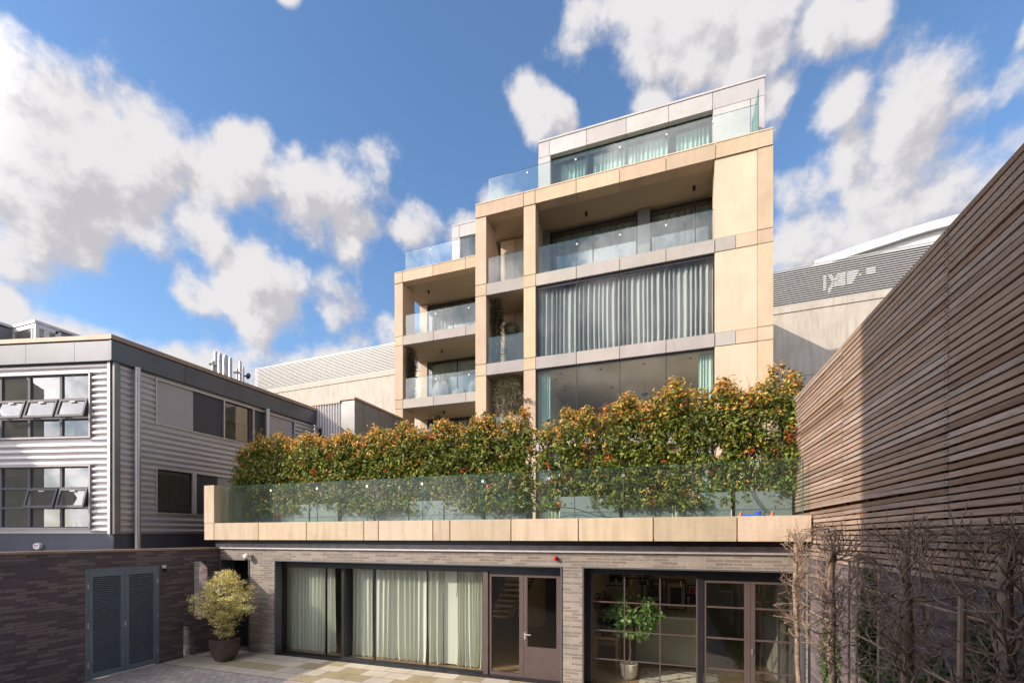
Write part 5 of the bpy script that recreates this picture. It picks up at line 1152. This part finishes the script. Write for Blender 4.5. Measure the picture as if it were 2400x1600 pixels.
for i in range(8):
    a, b = planter(lx[2*i], lx[2*i+1], f'{names_o[i]} planter of the eight left of the hedge gap', i)
    shrub(a if i else a+.05, b, f'{names_o[i]} orange-tipped shrub of the eight left of the hedge gap', 100+i, 12500, .25 if i > 5 else (.15 if i > 3 else .0), ext=(.05 if i else .38, .1 if i in (2,) else 0))
for i in range(5):
    a, b = planter(rx[2*i], rx[2*i+1], f'{names_o[i]} planter of the five right of the hedge gap', i)
    if i == 0: a0_ = a; continue
    shrub(a, b, f'{names_o[i-1]} orange-tipped shrub of the four right of the hedge gap', 200+i, 13000, .55 if i < 4 else .35, ext=(.78 if i == 1 else .1, .12))
# irrigation hose along the terrace
m = MB(); rnd = random.Random(9)
pts = [(XA(p,10.3), 10.3+.05*math.sin(p*.02), FZ+.03+h) for p, h in ((1080,0),(1150,.05),(1200,.14),(1260,.26),(1310,.33),(1345,.30),(1400,.12),(1460,.04),(1540,.02),(1600,.06),(1700,.02),(1850,.05))]
m.tube(pts, .012, 6); tag(m.build('irrigation_hose', 'rubber'), 'black irrigation hose lying along the front of the planters', 'hose')
hs = [(640,0),(815,1),(905,2),(1000,3),(1090,4),(1190,5),(1380,6),(1500,7),(1625,8),(1760,9)]
hn = ['under the second shrub from the left','under the fourth shrub from the left','on the fifth planter from the left','on the sixth planter from the left','on the seventh planter from the left','on the planter just left of the hedge gap','on the planter just right of the hedge gap','on the middle planter right of the gap','beside the pale gap between the last two planters','on the rightmost planter']
for p, i in hs:
    x = XA(p,YPn-.05); m = MB(); s = -1 if i < 6 else 1
    for o_ in (0, .05): m.tube([(x+o_,YPn-.02,PZT+.03),(x+o_+s*.04,YPn-.05,PZT-.12),(x+o_+s*.18,YPn-.06,PZT-.34),(x+o_+s*.42,YPn-.12,FZ+.03)], .006, 5)
    tag(m.build('drip_hose', 'rubber'), f'thin black drip hose pair hanging {hn[i]}', 'hose', 'drip hoses hanging down the planters')
# things lying on the terrace edge
x0, x1 = XA(1739,9.42), XA(1786,9.42); t = thing('toy_scoop', ((x0+x1)/2,9.42,TZ), 'bright blue plastic scoop lying on the terrace edge', 'scoop')
m = MB(); m.tube([(x0,9.42,TZ+.016),((x0+x1)/2,9.42,TZ+.02),(x1-.09,9.42,TZ+.05)], .013, 8); m.build('handle', 'blue_plastic', t)
m = MB(); m.lathe((x1-.05,9.42,TZ+.012), [(.02,0),(.04,.02),(.045,.075),(.038,.075),(.03,.02)], 16); m.build('bowl', 'blue_plastic', t)
def litter(px, zz, lab):
    x = XA(px,9.4); m = MB(); m.face([(x-.03,9.4,zz),(x+.01,9.38,zz),(x+.03,9.4,zz+.09),(x,9.41,zz+.06)], None, (.6,.17,.05)); m.face([(x+.01,9.38,zz),(x+.03,9.4,zz+.09),(x+.05,9.42,zz+.03)], None, (.6,.17,.05))
    tag(m.build('fallen_leaf', 'leaf'), lab, 'leaf', 'orange leaves on the terrace edge')
litter(1734, TZ+.01, 'upright orange leaf left of the blue scoop'); litter(1808, TZ+.005, 'small orange leaf right of the blue scoop')
# sprawling greenery on the left parapet
rg = np.random.default_rng(77); n = 700
xs_ = rg.uniform(XA(500,9.9), XA(560,10.2), n); ys_ = rg.uniform(9.8,10.6,n); t = thing('trailing_plant', (XA(530,10),10.1,4.53), 'thin pale green trailer spilling over the left end parapet', 'plant')
leaves('foliage', 'leaf', t, np.stack([xs_, ys_, 4.55+rg.random(n)**2*.16], 1), rg.normal(size=(n,3)), .05, np.array([.16,.19,.04])*rg.uniform(.6,1.4,(n,1)), 4)
# ------------------------------------------------------------------ balcony plants
def bush(name, c, rad, n, size, col, lab, cat, seed, trunk=None, pot=None, mat='dull_leaf', shell=.5, slim=.35, drop=.2, group=None, var=.5):
    rg = np.random.default_rng(seed); t = thing(name, (c[0], c[1], (pot[2] if pot else c[2]-rad[2])), lab, cat, group)
    d = rg.normal(size=(n,3)); d /= np.linalg.norm(d,axis=1)[:,None]; rr = rg.uniform(shell,1,n)[:,None]
    lump = 1+.16*np.sin(d[:,0]*7+seed)*np.sin(d[:,2]*6+d[:,1]*5); pts = np.array(c)+d*rr*np.array(rad)*lump[:,None]
    cols = np.array(col)*rg.uniform(1-var,1+var,(n,1)); leaves('foliage', mat, t, pts, d, size, cols, seed, slim, drop)
    if trunk: twigs('stems', 'grey_bark', t, trunk, 6)
    if pot:
        m = MB(); x, y, z, r_, h_ = pot; m.lathe((x,y,z), [(r_*.7,0),(r_*.85,h_*.4),(r_,h_),(r_*.9,h_),(r_*.85,h_-.05)], 20); m.build('pot', 'planter_dark', t)
    return t
def IV(qa, qb, pa, pb, Y, side='R'): # a hanging sheet of ivy fixed by its outline
    return XA(x6(qa),Y), XA(x6(qb),Y), ZA(x6(qa),500+pb/3.136,Y), ZA(x6(qa),500+pa/3.136,Y)
a,b,c_,d_ = IV(157,250,978,1340,21.0); X_ = w1+.14
bush('hanging_ivy', (X_+.02, 21.0, LV[4]-BH-.85), (.20,.50,1.0), 2600, .09, (.085,.07,.05), 'dark dry climber hanging on the left column of the middle left balcony', 'plant', 31, shell=.2, group='climbers on the columns')
bush('hanging_ivy', (X_+.02, 21.0, LV[3]+.75), (.16,.42,.9), 1400, .09, (.06,.075,.035), 'green lower part of the climber behind the glass of the middle left balcony', 'plant', 32, shell=.2, group='climbers on the columns')
bush('hanging_ivy', (w1+.95, 22.3, LV[2]+2.1), (.24,.3,.75), 1300, .09, (.03,.045,.02), 'dark climber on the lowest left balcony just above the hedge', 'plant', 33, shell=.2, group='climbers on the columns')
zt_ = ZA(x6(820),500+617/3.136,17.9); bush('hanging_ivy', (c1R+.28, 17.9, zt_-.95), (.24,.36,1.0), 3000, .08, (.075,.07,.04), 'tall dark climber hanging beside the left column of the narrow balcony', 'plant', 34, shell=.2, group='climbers on the columns')
bush('hanging_ivy', (c1R+.22, 17.9, LV[3]+.65), (.2,.36,.75), 1300, .08, (.05,.07,.04), 'lower end of the climber behind the narrow balcony glass', 'plant', 38, shell=.2, group='climbers on the columns')
cx, zc_ = XA(x6(935),18.1), ZA(x6(935),500+850/3.136,18.1)
bush('topiary_ball', (cx, 18.1, zc_), (.36,.32,.24), 1600, .06, (.035,.05,.025), 'dark clipped ball tree on the narrow middle balcony', 'tree', 35, trunk=[((cx,18.1,LV[3]-.1),(cx,18.1,zc_),.03,.025)], group=None, shell=.6)
bush('potted_shrub', (cx-.02, 17.95, LV[3]+.55), (.28,.25,.68), 1700, .06, (.10,.12,.07), 'slim green shrub under the clipped ball behind the narrow balcony glass', 'plant', 36, shell=.2)
cx, zc_ = XA(x6(915),17.75), ZA(x6(915),500+1345/3.136,17.75)
sg = []; rnd = random.Random(2)
for k in range(14):
    p = Vector((cx,17.75,LV[2]-.1)); 
    tg = Vector((cx+rnd.uniform(-.6,.6), 17.75+rnd.uniform(-.3,.3), zc_+rnd.uniform(-.6,.8)))
    for j in range(6): q = p.lerp(tg, (j+1)/6)+Vector((rnd.uniform(-.04,.04),)*3); sg.append((p,q,.02-.0025*j,.018-.0025*j)); p = q
bush('olive_tree', (cx, 17.75, zc_), (.66,.42,1.02), 6200, .075, (.20,.195,.12), 'grey-green olive tree rising from the narrow balcony above the hedge', 'tree', 37, trunk=sg, shell=.35, slim=.28)
rg = np.random.default_rng(5); t = thing('olive_sprig', (XA(x6(1055),17.3),17.2,ZA(x6(1055),500+1375/3.136,17.2)), 'small olive twig sticking out past the second column', 'branch'); n = 120
p0 = Vector((XA(x6(1020),17.25),17.2,ZA(x6(1020),500+1372/3.136,17.2))); p1 = Vector((XA(x6(1085),17.2),17.15,ZA(x6(1085),500+1368/3.136,17.15)))
f = rg.random((n,1)); leaves('foliage','dull_leaf',t, np.array(p0)+f*np.array(p1-p0)+rg.normal(size=(n,3))*.045, rg.normal(size=(n,3)), .07, np.array([.08,.07,.05])*rg.uniform(.6,1.4,(n,1)), 3, .28); twigs('stem','grey_bark',t,[(tuple(p0),tuple(p1),.008,.003)])
# covered garden furniture on the middle left balcony
def cover(q0, q1, p0, Y, lab, seed):
    x0, x1 = XA(x6(q0),Y), XA(x6(q1),Y); z1 = ZA(x6((q0+q1)/2), 500+p0/3.136, Y); z0 = LV[3]-.13; rnd = np.random.default_rng(seed); m = MB(); m.smooth = True; nx, nz = 26, 12
    cx_, rx_ = (x0+x1)/2, (x1-x0)/2; rings = []
    for j in range(nz+1):
        f = j/nz; ring = []
        for i in range(nx):
            a = 2*math.pi*i/nx; s = (1-f**3.2)**.5*(1+.05*math.sin(a*5+seed+f*3)+.04*math.sin(a*9+seed*2-f*5)); ring.append((cx_+rx_*s*math.cos(a), Y+.35*s*math.sin(a), z0+(z1-z0)*f*(1+.05*math.sin(a*3+seed)*(f > .3))))
        rings.append(ring)
    for j in range(nz):
        for i in range(nx): m.face([rings[j][i], rings[j][(i+1)%nx], rings[j+1][(i+1)%nx], rings[j+1][i]])
    tag(m.build('furniture_cover', 'tarpaulin'), lab, 'cover', 'covered furniture on the balcony')
cover(345,492,1232,21.6,'tall rounded grey cover over furniture behind the middle left balcony glass',1); cover(495,612,1282,21.7,'low middle grey furniture cover on the middle left balcony',2); cover(618,720,1222,21.4,'grey furniture cover cut off by the column on the middle left balcony',3)
bush('topiary_ball', (XA(978,21.9), 21.9, LV[4]+.35), (.48,.4,.72), 1300, .07, (.03,.04,.03), 'low dark bush in the corner of the upper left balcony', 'plant', 39, shell=.6)
# ------------------------------------------------------------------ potted maple in the corner
bx, by = XA(527,8.72), 8.72
t = thing('potted_maple', (bx, by, 0), 'pale yellow-green leafy bush in a brown glazed pot by the corner', 'potted plant')
m = MB(); m.lathe((bx,by,0), [(.15,0),(.20,.03),(.255,.16),(.295,.34),(.30,.50),(.305,.56),(.285,.575),(.265,.55),(.25,.46)], 40, sq=1.6); m.build('pot', 'glazed_clay', t)
m = MB(); m.lathe((bx,by,.44), [(.25,0),(.24,.03)], 24, sq=1.6); m.build('soil', 'soil', t)
rnd = random.Random(21); sg = []; tips = []
zc_ = ZA(527,1425,by); rx_ = .88
for k in range(15):
    p = Vector((bx+rnd.uniform(-.06,.06), by+rnd.uniform(-.05,.05), .46)); a = rnd.uniform(0,6.28); s_ = rnd.uniform(.1,1); d = Vector((math.cos(a)*s_*.55, math.sin(a)*s_*.45, 1)).normalized(); r0 = .017
    for j in range(9):
        q = p+d*.135; d = (d+Vector((rnd.uniform(-.16,.16), rnd.uniform(-.12,.12), .04))).normalized(); r1 = r0*.88; sg.append((p,q,r0,r1))
        if j > 2:
            for _ in range(2):
                dd = (d+Vector((rnd.uniform(-1,1), rnd.uniform(-1,1), rnd.uniform(-.2,.6)))).normalized(); e = q
                for h in range(3): g = e+dd*.09+Vector((rnd.uniform(-.02,.02),)*3); sg.append((e,g,r1*.45,r1*.35)); e = g
        p, r0 = q, r1
twigs('stems', 'bark', t, sg, 5)
rg = np.random.default_rng(41); nc = 520; P = []
def prof(z): # half width of the crown by height
    return float(np.interp(z, [.62,.80,.95,1.15,1.45,1.75,2.0,2.2,2.32], [.10,.28,.24,.60,.88,.80,.56,.32,.05]))
ztop = 2.32
while len(P) < nc:
    z = rg.uniform(.62, ztop); w = prof(z)*.88; a = rg.uniform(0,6.283); rr = rg.uniform(.25,1)**.55*w; wob = 1+.20*math.sin(a*3+z*6)+.12*math.sin(a*5-z*11)
    if rg.random() > (w/.78)**1.0+.15: continue
    P.append((bx+math.cos(a)*rr*wob, by+math.sin(a)*rr*wob*.8, z+rg.normal()*.02))
P = np.array(P); k = 24; n = nc*k; C = np.repeat(P,k,axis=0); off = rg.normal(size=(n,3))*np.array([.062,.058,.022]); nrm = np.tile([0,0,1.],(n,1))+rg.normal(size=(n,3))*.5; nrm /= np.linalg.norm(nrm,axis=1)[:,None]
base = np.array([[.84,.76,.26],[.90,.80,.34],[.74,.70,.22],[.92,.80,.48],[.72,.55,.27]]); cols = base[np.repeat(rg.integers(0,5,nc),k)]*rg.uniform(.65,1.2,(n,1))
leaves('foliage', 'dull_leaf', t, C+off, nrm, .046, cols, 6, .42, .25)
# ------------------------------------------------------------------ pleached trees along the screen wall
XTR = 1.95
tpx = [(1874,'bare pleached tree at the far end, sunlit against the glazed doors'),(1949,'second bare pleached tree, in front of the pale brick corner'),(2124,'bare pleached tree with thick pale trunk in the middle of the row'),(2357,'nearest bare pleached tree at the right edge')]
for i, (p, lab) in enumerate(tpx):
    y0 = YB(p, XTR); t = thing('pleached_tree', (XTR, y0, 0), lab, 'tree', 'bare pleached trees along the screen wall'); rnd = random.Random(60+i)
    sg = []; P = Vector((XTR,y0,0)); r0 = .052 if i else .042; prev = P; zt_ = 3.05
    tr = []
    while P.z < zt_:
        q = P+Vector((rnd.uniform(-.012,.012), rnd.uniform(-.02,.02), .14)); r1 = r0*.982; tr.append((P,q,r0,r1)); P, r0 = q, r1
    twigs('trunk', 'grey_bark', t, tr, 10)
    far_ = i == 0
    ya, yb = (y0-.55, y0+.30) if far_ else (y0-.85, y0+.85)
    zlo = 1.55
    def grow(p, d, L_, r_, depth):
        if len(sg) > 4200: return
        n = max(2, int(L_/.055))
        for j in range(n):
            d = (d+Vector((rnd.gauss(0,.22), rnd.gauss(0,.20), rnd.gauss(0.07,.20)))).normalized()
            if p.y < ya or p.y > yb: d.y *= -.5; d.z += .3
            if abs(p.x-XTR) > .30: d.x = -abs(d.x)*math.copysign(1, p.x-XTR)
            if p.z > 3.22: d.z = -abs(d.z)*.3 if rnd.random() < .6 else d.z
            if p.z < zlo: d.z = abs(d.z)
            q = p+d*.055; r1 = max(.0026-.0004*depth, r_*(.935 if depth else .955)); sg.append((p,q,r_,r1)); p, r_ = q, r1
            if depth < 3 and rnd.random() < (.40,.34,.24)[depth]:
                nd = (d*.4+Vector((rnd.uniform(-.9,.9), rnd.uniform(-1,1), rnd.uniform(-.4,1)))).normalized(); grow(p, nd, L_*rnd.uniform(.3,.6), r_*.62, depth+1)
    nl = 30 if not far_ else 56
    for j in range(nl):
        z = zlo+(3.05-zlo)*j/(nl-1); s = 1 if j % 2 else -1
        grow(Vector((XTR+rnd.uniform(-.03,.03),y0,z)), Vector((rnd.uniform(-.9,.7), s*1., rnd.uniform(-.2,1.0))).normalized(), (.55 if far_ else .95)*rnd.uniform(.5,1.), rnd.uniform(.008,.014) if not far_ else .0075, 0)
    for j in range(14): grow(Vector((XTR,y0+rnd.uniform(-.4,.4),3.0)), Vector((rnd.uniform(-.3,.3), rnd.uniform(-.4,.4), 1)).normalized(), rnd.uniform(.2,.42), .007, 1)
    for s_ in ([rnd.uniform(ya+.1,yb-.1) for _ in range(10)]):  # long whips above the frame
        p = Vector((XTR+rnd.uniform(-.15,.15), s_, 3.15)); d = Vector((rnd.uniform(-.3,.3), rnd.uniform(-.5,.5), 1)).normalized()
        for j in range(rnd.randint(3,6)): q = p+d*.06+Vector((rnd.uniform(-.01,.01),)*3); sg.append((p,q,.0045-.0005*j,.004-.0005*j)); p = q
    twigs('branches', 'grey_bark', t, sg, 4)
    rg = np.random.default_rng(i); E = np.array([tuple(s_[1]) for s_ in sg]); E = E[rg.random(len(E)) < .035]
    bd = leaves('buds', 'dull_leaf', t, E, rg.normal(size=E.shape), .028, np.array([.26,.19,.05])*rg.uniform(.5,1.4,(len(E),1)), i, .6); bd['kind'] = 'stuff'
pol = [(2008,'pale bamboo pole right of the second pleached tree'),(2060,'bamboo pole left of the thick middle trunk'),(2252,'thick upright bamboo pole near the right edge'),(1990,'thin bamboo pole close behind the second pleached tree')]
for p, lab in pol:
    X_ = 2.12 if p != 2252 else 1.88; y0 = YB(p, X_); m = MB(); zt_ = {2008:3.0,2060:2.93,2252:2.78,1990:2.9}[p]; r_ = .022 if p == 2252 else .014
    pts = [(X_, y0, 0.0)]+[(X_+.004*math.sin(k), y0+.004*math.cos(k*2), zt_*k/8) for k in range(1,9)]; m.tube(pts, r_, 8); m.smooth = True
    tag(m.build('bamboo_pole', 'bamboo'), lab, 'pole', 'bamboo poles tied among the trees')
m = MB(); m.tube([(2.05,YB(2150,2.05),1.2),(2.08,YB(2172,2.05),1.9),(2.1,YB(2155,2.1),2.9)], .013, 8); tag(m.build('bamboo_pole', 'bamboo'), 'leaning bamboo pole right of the thick middle trunk', 'pole', 'bamboo poles tied among the trees')
for z, lab in ((2.62,'upper horizontal cane of the tree frame'),(2.08,'middle horizontal cane of the tree frame'),(1.62,'lowest horizontal cane of the tree frame')):
    m = MB(); m.tube([(XTR+.05, 2.2, z),(XTR+.05,5,z+.02),(XTR+.05, YB(1890,XTR) , z)], .010, 6); tag(m.build('cane_rail', 'bamboo'), lab, 'cane', 'horizontal canes of the tree frame')
# ivy patches on the brick base and low box hedge at its foot
for i, (p, z, ry, rz, lab) in enumerate(((2035,1.9,.26,.85,'ivy patch on the brick between the two left bamboo poles'),(1945,1.3,.35,.6,'low ivy at the foot of the sunlit brick corner'),(2110,1.6,.3,.6,'ivy behind the thick middle trunk'),(2330,1.95,.42,.85,'ivy on the brick behind the nearest tree'),(2200,1.6,.25,.5,'small ivy clump right of the leaning pole'))):
    y0 = YB(p,2.36); bush('ivy', (2.36,y0,z), (.07,ry,rz), 1500, .055, (.09,.14,.045), lab, 'ivy', 70+i, shell=.1, slim=.7, mat='leaf', group='ivy on the brick base')
rg = np.random.default_rng(3); n = 16000; pts = np.stack([rg.uniform(1.45,1.85,n), rg.uniform(0.2,8.6,n), .42*rg.random(n)**.4], 1)
o = leaves('box_hedge', 'leaf', None, pts, rg.normal(size=(n,3))+np.array([0,0,.6]), .035, np.array([.09,.14,.03])*rg.uniform(.5,1.4,(n,1)), 9, .6); tag(o, 'low clipped box edging at the foot of the pleached trees', 'hedge')
